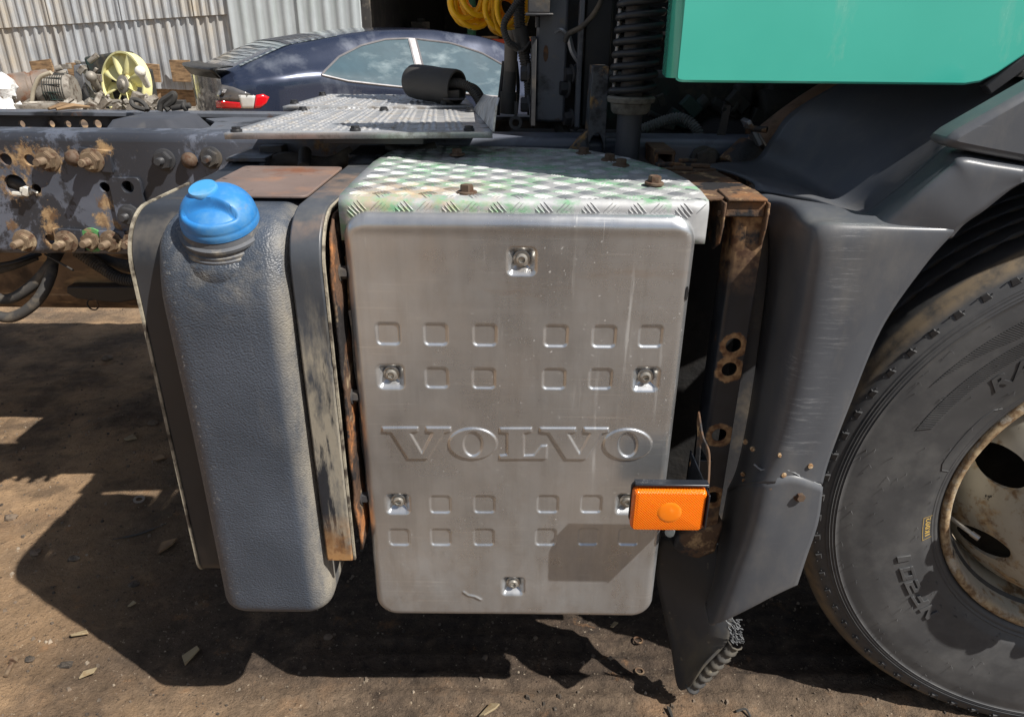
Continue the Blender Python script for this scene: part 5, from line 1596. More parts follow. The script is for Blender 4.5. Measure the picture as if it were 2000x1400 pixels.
# yellow coiled air lines
def coil(cx, cy, n_, R_, span, tilt, ph, name):
    pts = []
    o = P(cx, cy, Y=2.05)
    for i in range(n_*26):
        t = i/26; a = 2*PI*t + ph
        d = Vector((R_*math.cos(a), 0, R_*1.0*math.sin(a)))
        p = o + Vector((d.x*math.cos(tilt), d.x*math.sin(tilt) + (t-n_/2)*span/n_, d.z + .010*math.sin(t*1.9+ph)))
        p.x += .016*math.sin(t*2.4+ph); p.z += .012*math.sin(t*3.7+ph*2)
        pts.append(p)
    build(MB().tube(pts, .0068, 8), name, M['yellow'], truck, smooth=60, label='yellow coiled air line, %s' % ('left of two' if cx < 950 else 'right of two beside the black hoses'))
coil(924, 2, 14, .044, .22, .45, .3, 'coiled_air_line')
coil(990, 20, 15, .046, .24, .6, 1.1, 'coiled_air_line')

# ---- catwalk plates on the frame, with punched grip bumps
def catwalk(quad, z, lip, nx, ny, label):
    mb = MB(); n, m = 26, 18
    pt = lambda u, v: (quad[0].lerp(quad[1], u)).lerp(quad[3].lerp(quad[2], u), v)
    rows = [[pt(i/n, j/m) for i in range(n+1)] for j in range(m+1)]
    rows.insert(0, [p + Vector((0,.001,-.012)) for p in rows[0]])
    mb.grid(rows)
    o = build(mb, 'catwalk_plate', M['catwalk'], truck, solid=.003, smooth=50, fixn=False, label=label)
    b = MB()
    for j in range(ny):
        for i in range(nx):
            u, v = (i+.5)/nx*.90+.03, (j+.7+(.3 if (i//2) % 2 else 0))/ny*.88+.05
            if i % 4 == 3: continue
            c = pt(u, v); a, l, h = .0060, .0080, .0026
            ring = [c + Vector((a*math.cos(t), l*math.sin(t), 0)) for t in np.linspace(0, 2*PI, 9)[:-1]]
            ring2 = [c + Vector((a*.6*math.cos(t), l*.6*math.sin(t), h*.85)) for t in np.linspace(0, 2*PI, 9)[:-1]]
            k = len(b.v)
            b.v += [tuple(p) for p in ring] + [tuple(p) for p in ring2] + [tuple(c + Vector((0,0,h)))]
            b.f += [(k+q_, k+(q_+1) % 8, k+8+(q_+1) % 8, k+8+q_) for q_ in range(8)] + [(k+8+q_, k+8+(q_+1) % 8, k+16) for q_ in range(8)]
    build(b, 'grip_bumps', M['catwalk'], o, smooth=60, fixn=False, kind='stuff')
    return o
zc = 1.217
A = [P(437,260,Z=zc), P(962,258,Z=zc), P(924,214,Z=zc), P(600,209,Z=zc)]
cw1 = catwalk(A, zc, 1, 32, 18, 'near aluminium catwalk plate with rows of punched grips')
for px, py in ((462,258),(694,256),(916,256),(592,217),(750,217),(918,219)):
    place(B_CLIP, 'clip', cw1, P(px, py, Z=zc), (0,0,1), random.random(), 1.0)
# upturned end flange
e0, e1 = A[1], A[2]
mb = MB().prism([e0, e1, e1 + Vector((.026,0,.036)), e0 + Vector((.010,.02,.062)), e0 + Vector((.006,-.004,.05))], (.004,0,0))
build(mb, 'end_flange', M['catwalk'], cw1, bevel=.001)
zc2 = 1.224
A2 = [P(552,208,Z=zc2), P(925,207,Z=zc2), P(905,186,Z=zc2), P(640,184,Z=zc2)]
cw2 = catwalk(A2, zc2, 1, 24, 11, 'rear aluminium catwalk plate behind the near one')
for px, py in ((575,203),(630,187),(868,205)): place(B_CLIP, 'clip', cw2, P(px, py, Z=zc2), (0,0,1), random.random(), 1.0)
mb = MB().box((P(640,268,Y=1.50).x, 1.47, 1.190), (P(830,268,Y=1.50).x, 1.60, 1.204))
mb.box((P(660,268,Y=1.50).x, 1.60, 1.184), (P(700,268,Y=1.50).x, 2.1, 1.202)).box((P(860,268,Y=1.50).x, 1.60, 1.184), (P(900,268,Y=1.50).x, 2.1, 1.202))
build(mb, 'catwalk_support', M['steel_dark'], truck, bevel=.002)
# rubber sleeve with two hoses
sl0, sl1 = P(800,158,Y=2.02), P(893,172,Y=1.94)
mb = MB(); d = (sl1-sl0); rows = []
pr = [(.0,0),(.034,0),(.041,.010),(.0435,.03),(.044,.07),(.043,.10),(.0445,d.length*.93),(.043,d.length),(.038,d.length),(.036,d.length*.6),(0,d.length*.55)]
mb.lathe(pr, sl0, d, 32)
build(mb, 'rubber_sleeve', M['rubber'], truck, smooth=45, label='black rubber sleeve lying over hose ends')
hose([sl0.lerp(sl1,.6) + Vector((0,0,.004)), P(895,163,Y=1.94), P(918,172,Y=1.93), P(935,195,Y=1.92), P(945,222,Y=1.92)], .0125, M['rubber'], ribs=.005)
hose([sl0.lerp(sl1,.6) + Vector((0,.02,.01)), P(905,166,Y=1.99), P(930,175,Y=1.99), P(948,205,Y=1.99)], .0095, M['rubber'])
mb = MB().prism([P(872,178,Y=1.93), P(897,176,Y=1.93), P(897,197,Y=1.93), P(874,199,Y=1.93)], (.0,.03,0)).box((P(868,198,Y=1.93).x,1.90,1.238),(P(908,198,Y=1.93).x,1.98,1.242))
build(mb, 'hose_support', M['steel_dark'], truck, bevel=.002)

# ------------------------------------------------------------------ the yard behind the truck
M['galv'] = wmat('galvanised_sheet', (.46,.48,.50), .34, .35, [(srgb(176,164,144),.5,.0,1.6,.50,.72,(1,1,.5)), (srgb(206,212,218),.3,.3,5,.54,.7,(2,1,.2)), (srgb(120,112,102),.6,.1,6,.60,.74,(3,1,.15))], [(20,.1,.01)], vary=.12, vscale=3)
M['galv_bright'] = wmat('bright_galvanised_sheet', (.56,.60,.61), .34, .3, [(srgb(190,198,196),.5,.4,6,.5,.66,(2,1,.3))], [(20,.1,.01)], vary=.08, vscale=3)
M['wood'] = wmat('weathered_wood', srgb(150,122,90), .85, 0, [(srgb(96,76,56),.9,0,6,.45,.62,(1,1,6))], [(40,.3,.004)], vary=.25)
M['fan'] = wmat('cream_fan_plastic', srgb(226,220,160), .5, 0, [(srgb(180,160,100),.6,0,10,.58,.76)], vary=.06)
M['alu_cast'] = wmat('dirty_cast_aluminium', srgb(150,144,134), .6, .3, [(srgb(84,74,64),.8,0,9,.48,.62), (RUST2,.9,0,14,.62,.7)], [(60,.3,.004)], vary=.2)
M['carpaint'] = wmat('dark_blue_car_paint', srgb(46,54,74), .28, .35, [(srgb(110,116,126),.6,0,3,.55,.9)], vary=.06, vscale=2, Coat_Weight=1.0, Coat_Roughness=0.06)
M['carglass'] = wmat('car_glass', srgb(70,90,98), .03, .0, [(srgb(130,146,150),.2,0,3,.5,.8,(1,1,3))], vary=.1, Coat_Weight=1.0, Coat_Roughness=0.02, Specular_IOR_Level=1.0)  # pale layer paints a cloudy sky reflection into the glass
M['chrome'] = wmat('window_trim', srgb(126,124,126), .45, .3, [])
M['lamp_red'] = wmat('red_tail_lamp', srgb(206,20,30), .15, 0, [], Coat_Weight=.8)
M['lamp_clear'] = wmat('clear_tail_lamp', srgb(206,204,198), .15, .2, [], Coat_Weight=.8)
M['lamp_smoke'] = wmat('smoked_tail_lamp', srgb(96,94,94), .15, .1, [], Coat_Weight=.8)
M['gloss_black'] = wmat('gloss_black', srgb(22,23,25), .32, 0, [(srgb(60,58,54),.6,0,7,.6,.85)], Specular_IOR_Level=0.3)
M['interior'] = wmat('dark_interior', srgb(24,24,24), .8, 0, [])
M['green_post'] = wmat('green_rack_paint', srgb(44,104,68), .5, 0, [(srgb(30,50,36),.7,0,9,.5,.7)])
M['orange_beam'] = wmat('orange_rack_paint', srgb(196,72,34), .5, 0, [(srgb(110,50,30),.7,0,9,.55,.7)])
M['clutter'] = wmat('stored_parts', srgb(62,60,58), .7, .1, [(srgb(120,112,100),.8,0,6,.5,.7)])
M['bag'] = wmat('white_plastic_bag', srgb(222,222,220), .5, 0, [(srgb(170,160,146),.7,0,12,.56,.7)], [(30,.4,.02)])
M['shed'] = wmat('shed_inner_wall', srgb(58,58,60), .8, 0, [(srgb(90,88,84),.9,0,4,.5,.7)])

# shed: corrugated sheets one by one, dark open bay to the right
shed = empty('shed', (-4, 11.5, 0), label='shed clad in corrugated galvanised sheets with a dark open bay', category='shed')
def sheet(x0, x1, z0a, z0b, z1, y, mat, pitch, amp, lean=0):
    mb = MB(); n = int((x1-x0)/pitch*8)
    cols = []
    for i in range(n+1):
        x = x0 + (x1-x0)*i/n; ph = (i % 8)
        d = amp*(1, 1, .5, 0, 0, 0, 0, .5)[ph]
        z0 = z0a + (z0b-z0a)*(x-x0)/(x1-x0)
        cols.append([(x, y - d, z) for z in (z0, z0+.004, z0+.03, (z0+z1)/2, z1-.03, z1)])
    mb.grid(cols)
    return build(mb, 'corrugated_sheet', mat, shed, solid=.004, smooth=30, fixn=False)
YW = 11.5
xl = P(0,0,Y=YW).x - 2.5; xm = P(445,0,Y=YW).x; xr = P(702,0,Y=YW).x
x = xl; k = 0
rr_ = random.Random(5)
while x < xm - .05:
    x2 = min(xm, x + 1.06)
    seam = lambda q: 1.36 + (q - P(0,0,Y=YW).x)/(xm - P(0,0,Y=YW).x)*.21
    sheet(x, x2+.03, .55, .52, seam((x+x2)/2) + .05, YW, M['galv'], .155, .028)
    sheet(x, x2+.03, seam(x), seam(x2), 3.6, YW - .034, M['galv'], .128, .024)
    x = x2
x = xm
while x < xr - .05:
    x2 = min(xr, x + 1.0)
    sheet(x, x2+.02, .3, .3, 3.6, YW - .05, M['galv_bright'], .20, .022); x = x2
mb = MB().box((xr+.03, YW-.02, 0), (xr+.14, YW+.10, 3.6))
build(mb, 'bay_post', M['clutter'], shed)
mb = MB().box((xl, YW+.02, 0), (xm+.2, YW+.08, .60))
build(mb, 'base_board', M['wood'], shed)
mb = MB().box((xr-.1, 26, 0), (16, 26.2, 6)).box((xr-.2, YW+.12, 0), (xr-.1, 26, 6)).box((16, YW+.1, 0), (16.2, 26, 6)).box((xr-.2, YW-.06, 5.0), (16.2, 26.2, 5.1)).box((xr+.0, YW-.02, 3.2), (16.2, YW+.05, 5.0))
build(mb, 'bay_walls', M['shed'], shed)
for i, (px, py, w, h) in enumerate(((85,132,.32,.24),(150,134,.25,.20),(355,136,.30,.30),(300,140,.2,.25),(395,138,.25,.22))):
    q = P(px, py, Y=YW-.12)
    mb = MB().obox((q.x, YW-.14, q.z-.02), (w, .04, h), Matrix.Rotation(.06*(i-2), 3, 'Y'))
    build(mb, 'wood_board', M['wood'], None, bevel=.004, label=('brown wood board leaning on the corrugated wall left of the engine', 'pale wood board on the corrugated wall behind the alternator', 'brown wood board on the corrugated wall above the car boot', 'small dark wood board right of the cream fan', 'short wood board on the wall behind the rear window base')[i], category='board', group='wood boards along the shed wall')
# storage racks in the bay
def rack(x0, x1, y, lab):
    r = empty('storage_rack', ((x0+x1)/2, y, 0), label=lab, category='rack', group='storage racks in the bay')
    for xx in (x0, x1):
        mb = MB().box((xx-.05,y,0),(xx+.05,y+.08,4.2)).box((xx-.05,y+1,0),(xx+.05,y+1.08,4.2))
        for zz in np.arange(.3, 3.8, .7): mb.tube([(xx,y+.06,zz),(xx,y+1.02,zz+.6)], .02, 6)
        build(mb, 'rack_frame', M['green_post'], r)
    for zz in (1.12, 2.3, 3.4):
        build(MB().box((x0+.051,y-.01,zz),(x1-.051,y+.05,zz+.13)), 'rack_beam', M['orange_beam'], r)
        for k in range(6):
            s = x0 + .2 + (x1-x0-.6)*k/5
            build(MB().box((s,y-.02,zz+.135),(s+.3,y+1,zz+.175)), 'shelf_board', M['wood'], r)
    return r
rk = [(P(768,30,Y=16).x, P(918,30,Y=16).x, 16.0, 'green framed storage rack in the dark bay left of the yellow coils'),
      (P(918,30,Y=14).x, P(1210,30,Y=14).x, 14.0, 'green framed storage rack with orange beams behind the yellow coils')]
for a in rk: rack(*a)
for i in range(4):
    x0, x1, y, _ = rk[i % 2]; zz = (1.30, 2.48)[i//2]
    cx = x0 + (x1-x0)*(.3, .55, .6, .35)[i]; w = (.3, .34, .26, .3)[i]
    mb = MB()
    if i % 2: mb.lathe([(0,0),(w*.5,0),(w*.55,.05),(w*.5,w*.8),(w*.3,w),(0,w)], (cx, y+.45, zz), (0,0,1), 14)
    else: mb.obox((cx, y+.45, zz+w*.4), (w*1.3, .5, w*.8), Matrix.Rotation(.2, 3, 'Z')).obox((cx+.05, y+.4, zz+w*.9), (w*.5, .2, w*.25))
    build(mb, 'stored_part', M['clutter'], None, bevel=.01, label='dark %s stored on the %s shelf of the %s bay rack' % (('boxy part', 'round part')[i % 2], ('lower', 'upper')[i//2], ('farther left', 'nearer right')[i % 2]), category='spare part', group='spare parts on the bay racks')

# ---- the coupe
CA = math.radians(34)
c0 = P(492, 190, Y=6.9)
car = empty('parked_car', (c0.x, c0.y, 0), CA, label='dark blue coupe with black boot spoiler and red and clear tail lamps', category='car')
ZT = [(-.20,1.0),(-.16,1.035),(-.05,1.075),(.1,1.14),(.46,1.275),(1.12,1.375),(1.6,1.412),(2.1,1.408),(2.77,1.335),(3.39,1.15),(3.8,.95),(4.2,.86),(4.8,.72),(5.0,.55)]
ZB = [(-.20,.90),(.0,.94),(.2,.955),(.65,.995),(1.7,.86),(2.9,.76),(3.4,.75),(4.2,.72),(4.8,.60),(5.0,.48)]
WB = [(-.20,.66),(-.16,.73),(-.08,.79),(.05,.84),(.3,.878),(.7,.885),(3.2,.885),(4.2,.84),(4.8,.70),(5.0,.50)]
WR = [(-.20,.58),(-.08,.67),(.15,.69),(.6,.62),(1.2,.575),(2.3,.575),(3.2,.66),(3.75,.74),(4.8,.62),(5.0,.44)]
CYM = .885
def csec(x):
    zt, zb, wb, wr = (lut(x, T) for T in (ZT, ZB, WB, WR))
    ze = zt - min(.055, (zt-zb)*.35)
    return [(wb*.93,.22),(wb*.985,.40),(wb,.62),(wb*1.0,(zb+.62)/2+.02),(wb*.985,zb),(wb*.55+wr*.45,zb+(ze-zb)*.45),(wr,ze),(wr*.80,zt-.012),(wr*.4,zt),(0,zt+.004)]
xs_ = [-.20,-.16,-.12,-.08,-.02,.05,.15,.3,.5,.7,.95,1.2,1.5,1.8,2.1,2.4,2.65,3.0,3.3,3.75,4.2,4.6,4.9,5.0]
SEC = [[Vector((x, CYM - y, z)) for y, z in csec(x)] for x in xs_]
# surface of the near side, u along the stations and v up the section
NU, NV = 6, 4
rr2 = [spline(s, NV) for s in SEC]
COLS = [spline([r[j] for r in rr2], NU) for j in range(len(rr2[0]))]
side_rows = [[c[i] for c in COLS] for i in range(len(COLS[0]))]
full = [r + [Vector((p.x, 2*CYM - p.y, p.z)) for p in reversed(r[:-1])] for r in side_rows]
mb = MB().grid(full)
body = build(mb, 'body', M['carpaint'], car, smooth=60, fixn=True, local=True)
# rear face with boot panel
def tail(t):                                                                # half section swept in to the middle
    return [Vector((-.20 - .08*math.sin(PI*k/16), CYM - .66 + 1.32*k/16, t)) for k in range(17)]
mb = MB().grid([tail(z) for z in np.linspace(.22, .99, 12)])
build(mb, 'rear_panel', M['carpaint'], car, smooth=60, fixn=True, local=True)
mb = MB().grid([[Vector((x - .08*math.sin(PI*k/16), CYM-.68+1.36*k/16, z)) for k in range(17)] for x, z in ((-.205,.97),(-.26,1.045),(-.25,1.06),(-.08,1.078))])
build(mb, 'spoiler', M['gloss_black'], car, smooth=60, fixn=True, local=True, solid=.01)
def ray_car(x, y):
    """point of the near flank (car space) on the line of sight"""
    R = Matrix.Rotation(-CA, 3, 'Z')
    d = R @ (cam_m @ Vector(((x-1000)/CAM_F, -(y-700)/CAM_F, -1))); o = R @ (cam_o - Vector((c0.x, c0.y, 0)))
    best = None
    for i in range(len(side_rows)-1):
        for j in range(len(side_rows[0])-1):
            for tri in ((side_rows[i][j], side_rows[i][j+1], side_rows[i+1][j+1]), (side_rows[i][j], side_rows[i+1][j+1], side_rows[i+1][j])):
                e1, e2 = tri[1]-tri[0], tri[2]-tri[0]; h = d.cross(e2); a = e1.dot(h)
                if abs(a) < 1e-12: continue
                s = (o-tri[0])/a; u = s.dot(h)
                if u < -1e-4 or u > 1.0001: continue
                q = s.cross(e1); v = d.dot(q)
                if v < -1e-4 or u+v > 1.0001: continue
                t = e2.dot(q)
                if t > 0 and (best is None or t < best[0]): best = (t, o + d*t, e1.cross(e2).normalized())
    if best is None: return None
    n = best[2]; n = -n if n.dot(d) > 0 else n
    return best[1], n
def flank_patch(lo, hi, n, m, lift):
    """panel between a lower and an upper photo line, laid on the flank"""
    rows = []
    L = [Vector((*p, 0)) for p in lo]; Hh = [Vector((*p, 0)) for p in hi]
    def at(line, t):
        k = t*(len(line)-1); i = min(int(k), len(line)-2); return line[i].lerp(line[i+1], k-i)
    for j in range(m+1):
        r = []
        for i in range(n+1):
            q = at(L, i/n).lerp(at(Hh, i/n), j/m); h = ray_car(q.x, q.y)
            if h is None:                                                   # past the corner: on the rear face
                Rm = Matrix.Rotation(-CA, 3, 'Z'); d = Rm @ (cam_m @ Vector(((q.x-1000)/CAM_F, -(q.y-700)/CAM_F, -1))); o = Rm @ (cam_o - Vector((c0.x, c0.y, 0)))
                r.append(o + d*((-.235-o.x)/d.x)); continue
            r.append(h[0] + h[1]*lift)
        rows.append(r)
    return rows
def outline(rows): return rows[0] + [r[-1] for r in rows[1:]] + rows[-1][::-1][1:] + [r[0] for r in rows[::-1][1:]]
for nm, lo, hi in (('quarter_window', [(628,147),(680,159),(740,166),(798,172),(822,174)], [(634,140),(662,112),(705,90),(752,78),(797,76)]),
                   ('door_window', [(838,177),(900,182),(960,188),(1010,193)], [(812,77),(880,85),(940,104),(990,132)])):
    rows = flank_patch(lo, hi, 16, 8, .004)
    w = build(MB().grid(rows), nm, M['carglass'], car, smooth=80, fixn=True, local=True)
    build(MB().tube(outline(rows), .011, 6, caps=False), 'window_trim', M['chrome'], w, local=True)
rows = flank_patch([(824,176),(838,178)], [(798,75),(812,76)], 2, 8, .006)
build(MB().grid(rows), 'pillar', M['chrome'], car, smooth=80, local=True)
# tail lamp pieces wrap the rear corner
for nm, m_, lo, hi in (('tail_lamp', 'lamp_red', [(496,212),(508,211),(520,202)], [(500,186),(514,184),(526,190)]),
                       ('tail_lamp', 'lamp_clear', [(472,212),(484,212),(495,212)], [(466,186),(482,186),(499,187)]),
                       ('tail_lamp', 'lamp_red', [(412,211),(440,212),(471,212)], [(415,196),(440,198),(474,201)]),
                       ('tail_lamp', 'lamp_smoke', [(416,194),(440,196),(470,198)], [(434,166),(455,170),(490,184)])):
    rows = flank_patch(lo, hi, 6, 4, .006)
    build(MB().grid(rows), nm, M[m_], car, smooth=80, fixn=False, local=True, solid=.004)
# louvred rear window and pillars
rows = []
for i in range(15):
    t = i/14; x = .0 + 1.0*t; zt = lut(x, ZT); wr = lut(x, WR)*.93
    rows.append([Vector((x, CYM - wr + 2*wr*k/14, zt + .006 - .03*(abs(k-7)/7)**3)) for k in range(15)])
build(MB().grid(rows), 'rear_window', M['carglass'], car, smooth=80, local=True)
rows = []
for i in range(11):
    t = i/10; x = 2.45 + 1.2*t; zt = lut(x, ZT); wr = lut(x, WR)*.92
    rows.append([Vector((x, CYM - wr + 2*wr*k/12, zt + .006 - .03*(abs(k-6)/6)**3)) for k in range(13)])
build(MB().grid(rows), 'windscreen', M['carglass'], car, smooth=80, local=True)
for i in range(12):
    x = .05 + .07*i; zt = lut(x, ZT); wr = lut(x, WR)*.90
    mb = MB().grid([[Vector((x + dx, CYM - wr + 2*wr*k/10, zt + dz - .03*(abs(k-5)/5)**3)) for k in range(11)] for dx, dz in ((0,.008),(.05,.018),(.053,.014),(.004,.005))], cv=True)
    build(mb, 'louvre', M['box_lid'], car, smooth=50, local=True)
for x in (.75, 3.7):
    for yy in (.10, 1.58):
        mb = MB().lathe([(0,0),(.19,0),(.2,.02),(.30,.02),(.32,.05),(.32,.17),(.30,.20),(0,.2)], (x, yy, .32), (0,1,0), 28)
        w = build(mb, 'wheel', M['rubber'], car, local=True)
mb = MB().box((-.4, .12, .15), (4.7, 1.65, .5))
build(mb, 'underbody', M['interior'], car, local=True)

# ---- salvaged engine with its cream fan, and the parts heaped beside it
ex, ey = P(250,180,Y=9.3).x, 9.3
eng = empty('salvaged_engine', (ex, ey, 0), label='salvaged engine on the ground with a cream plastic cooling fan', category='engine')
fc = P(247,166,Y=9.0)
ring_dir = Vector((-.42, -.88, .18)).normalized()
R0 = .365
u_, w_, a_ = frame(ring_dir)
mb = MB().lathe([(R0,-.06),(R0,.06),(R0-.022,.06),(R0-.022,-.06),(R0,-.06)], fc, ring_dir, 48)
build(mb, 'fan_ring', M['fan'], eng, smooth=40)
for k in range(8):
    a0 = 2*PI*k/8 + .2; rows = []
    for i in range(9):
        t = i/8; r = .10 + (R0-.115)*t; hw = .30 - .02*t; tw = .05
        rows.append([fc + (u_*math.cos(a0+s*hw) + w_*math.sin(a0+s*hw))*r + a_*(s*tw + .012*math.sin(PI*t)) for s in (-1,-.5,0,.5,1)])
    build(MB().grid(rows), 'fan_blade', M['fan'], eng, solid=.008, smooth=60)
build(MB().lathe([(.125,-.05),(.125,.03),(.115,.045),(.105,.045)], fc, ring_dir, 32), 'fan_hub', M['fan'], eng)
build(MB().lathe([(.105,.035),(.10,.055),(.06,.062),(.045,.085),(.02,.09),(0,.09)], fc, ring_dir, 24), 'fan_clutch', M['alu_cast'], eng)
mb = MB().obox((ex-.25, ey+.35, .45), (.55,.75,.9)).obox((ex-.45, ey+.25, .75), (.35,.5,.45), Matrix.Rotation(.2,3,'Y')).obox((ex-.2, ey+.15, .98), (.42,.45,.22), Matrix.Rotation(-.15,3,'Y'))
build(mb, 'engine_block', M['engine'], eng, bevel=.03)
mb = MB()
for k in range(26):
    px, py = random.uniform(105,205), random.uniform(120,205); q = P(px, py, Y=8.7+random.uniform(-.1,.25)); s = random.uniform(.03,.085)
    if k % 2: mb.obox(q, (s*1.6,s,s), Matrix.Rotation(random.uniform(-1,1),3,'Y'))
    else: mb.cyl(q, q + Vector((random.uniform(-.12,.12),.02,random.uniform(-.05,.12))), s*.4, n=10)
build(mb, 'engine_ancillaries', M['alu_cast'], eng, bevel=.006, kind='stuff')
mb = MB().prism([P(x,y,Y=8.6) for x,y in ((143,128),(158,126),(166,165),(178,196),(165,205),(150,180),(144,150))], (0,.12,0))
build(mb, 'mount_arm', M['silver'], eng, bevel=.01)
for px, py in ((178,150),(274,140)):
    q = P(px,py,Y=8.55); build(MB().cyl(q + Vector((-.02,.15,-.16)), q, .035, .045, 12).ball(q, .06, 12, 8), 'pipe_end', M['white_bit'] if px > 200 else M['alu_cast'], eng, smooth=60)
q = P(114,178,Y=8.4)
mb = MB().lathe([(0,-.2),(.12,-.2),(.16,-.17),(.175,-.1),(.175,.12),(.15,.18),(0,.19)], q, (1,.15,.05), 28)
fil = build(mb, 'air_filter', M['alu_cast'], None, label='ribbed grey filter housing lying left of the cream fan', category='filter')
mb = MB()
for k in range(9): mb.lathe([(.178,-.09+.025*k),(.184,-.085+.025*k),(.178,-.08+.025*k)], q, (1,.15,.05), 28)
for k in range(14): a = 2*PI*k/14; mb.tube([q + Vector((-.1,.18*math.cos(a),.18*math.sin(a))), q + Vector((.13,.18*math.cos(a),.18*math.sin(a)))], .006, 5)
build(mb, 'rib', M['engine'], fil)
q = P(72,176,Y=8.5)
mb = MB().lathe([(0,-.25),(.16,-.25),(.20,-.22),(.20,-.05),(.185,-.04),(.185,.0),(.20,.01),(.20,.16),(.12,.22),(0,.22)], q, (.9,.4,.12), 28)
build(mb, 'exhaust_can', wmat('scorched_can', srgb(150,136,124), .45, .5, [(srgb(120,84,62),.8,.1,7,.48,.62)]), None, smooth=40, label='scorched round metal can lying among the scrap parts', category='exhaust part')
mb = MB().tube(spline([P(62,200,Y=8.1), P(66,175,Y=8.1), P(78,152,Y=8.1), P(100,142,Y=8.1)], 6), .022, 10)
build(mb, 'scrap_hose', wmat('beige_hose', srgb(176,166,146), .6), None, label='beige curved hose standing up among the scrap parts', category='hose')
q = P(72,206,Y=7.9)
build(MB().lathe([(0,0),(.20,0),(.21,.015),(.21,.05),(.19,.055),(.18,.04),(0,.04)], q + Vector((0,0,-.03)), (0,0,1), 30), 'round_lid', M['alu_cast'], None, label='round grey metal lid in front of the scorched can', category='lid')
def crumple(q, r, sq, nm, mat, lab, cat, seed):
    rs = np.random.default_rng(seed); mb = MB(); rows = []
    for i in range(13):
        ph = PI*i/12
        rows.append([Vector(q) + Vector((sq[0]*math.sin(ph)*math.cos(2*PI*j/18), sq[1]*math.sin(ph)*math.sin(2*PI*j/18), sq[2]*math.cos(ph)))*r*float(1+rs.uniform(-.16,.16)) for j in range(18)])
    return build(mb.grid(rows, cu=True), nm, mat, None, smooth=30, label=lab, category=cat)
crumple(P(3,172,Y=8.0), .14, (1,1,1), 'plastic_bag', M['bag'], 'crumpled white plastic bag at the far left of the scrap heap', 'bag', 3)
mb = MB(); rows = []
A0, A1 = P(-10,185,Y=7.8), P(50,206,Y=7.8)
for i in range(14):
    t = i/13; p = A0.lerp(A1, t); rows.append([p + Vector((0, -.1*k + .02*math.sin(i*2+k), .05*math.sin(2.5*k+i*1.3)*.5 - .06*k)) for k in range(5)])
build(MB().grid(rows), 'plastic_sheet', M['bag'], None, solid=.003, label='strip of crumpled clear plastic sheet below the white bag', category='plastic sheet')
# low heap that carries them
mb = MB(); rs = random.Random(4)
for k in range(150):
    px, py = rs.uniform(-60,330), rs.uniform(196,238); q = P(px, py, Y=rs.uniform(7.9,8.9)); s = rs.uniform(.03,.12)
    if k % 3: mb.obox(q, (s*2,s,s*.7), Matrix.Rotation(rs.uniform(-1.2,1.2),3,'Y') @ Matrix.Rotation(rs.uniform(0,3),3,'Z'))
    else: mb.cyl(q, q + Vector((rs.uniform(-.2,.2),rs.uniform(-.1,.1),rs.uniform(-.05,.1))), s*.35, n=8)
mb.add([(-9,7.6,0),(-3.4,7.6,0),(-3.4,9.6,0),(-9,9.6,0),(-8.6,7.9,.45),(-3.7,7.9,.40),(-3.7,9.3,.5),(-8.6,9.3,.55)], [(4,5,6,7),(0,1,5,4),(1,2,6,5),(2,3,7,6),(3,0,4,7)])
build(mb, 'scrap_heap', M['alu_cast'], None, smooth=20, kind='stuff', label='heap of mixed scrap metal parts along the corrugated wall', category='scrap')
# pale rubble seen past the spring
mb = MB(); rs = random.Random(9)
for k in range(260):
    x, y = rs.uniform(.7,3.2), rs.uniform(5.6,7.2); z = max(0, .95 - .5*abs(y-6.6) - .12*abs(x-1.7)) + rs.uniform(-.1,.1); s = rs.uniform(.04,.14)
    mb.obox((x,y,z), (s*2,s,s*.6), Matrix.Rotation(rs.uniform(-1,1),3,'Y') @ Matrix.Rotation(rs.uniform(0,3),3,'Z'))
mb.add([(.4,5.4,0),(3.5,5.4,0),(3.5,7.6,0),(.4,7.6,0),(.9,6.1,.6),(3.0,6.1,.6),(3.0,7.0,.85),(.9,7.0,.85)], [(4,5,6,7),(0,1,5,4),(1,2,6,5),(2,3,7,6),(3,0,4,7)])
build(mb, 'rubble_heap', wmat('pale_rubble', srgb(196,184,166), .85, 0, [(srgb(96,84,72),.9,0,6,.5,.6),(srgb(226,220,210),.8,0,9,.55,.65)], vary=.3), None, smooth=20, kind='stuff', label='pale heap of scrap and rubble seen past the spring', category='rubble')

# ---- loose things lying on the far rail
hb = [P(255,206,Z=1.19), P(262,196,Y=2.07), P(278,200,Y=2.07), P(288,214,Z=1.19)]
mb = MB().tube(spline([P(284,215,Y=2.05),P(262,208,Y=2.05),P(258,196,Y=2.06),P(272,197,Y=2.06),P(284,206,Y=2.06),P(288,216,Y=2.05)], 6), .0065, 8)
build(mb, 'rubber_strap', M['rubber'], None, label='black rubber strap looped on the far chassis rail', category='strap')
mb = MB().tube(spline([P(312,216,Y=2.08),P(316,200,Y=2.08),P(330,190,Y=2.08),P(340,184,Y=2.08),P(338,196,Y=2.08),P(325,208,Y=2.08),P(330,216,Y=2.08)], 6), .009, 8)
build(mb, 'folded_hose', M['rubber'], None, label='thick black hose folded over the far chassis rail', category='hose')
mb = MB().cyl(P(335,212,Y=2.08), P(372,206,Y=2.08), .008, n=10).cyl(P(358,209,Y=2.08), P(364,208,Y=2.08), .013, n=10).obox(P(345,203,Y=2.09), (.05,.02,.02))
build(mb, 'hose_fitting', M['clutter'], None, bevel=.002, label='metal hose fitting beside the folded black hose on the rail', category='fitting')
mb = MB()
for x0, y0, x1, y1 in ((95,213,150,206),(110,214,175,209)):
    a, b = P(x0,y0,Z=1.19), P(x1,y1,Z=1.19); mb.tube([a, a.lerp(b,.5)+Vector((0,0,.006)), b], [.004,.008,.003], 6)
build(mb, 'bark_scraps', M['wood'], None, label='curled brown bark scraps lying on the far chassis rail', category='scraps')

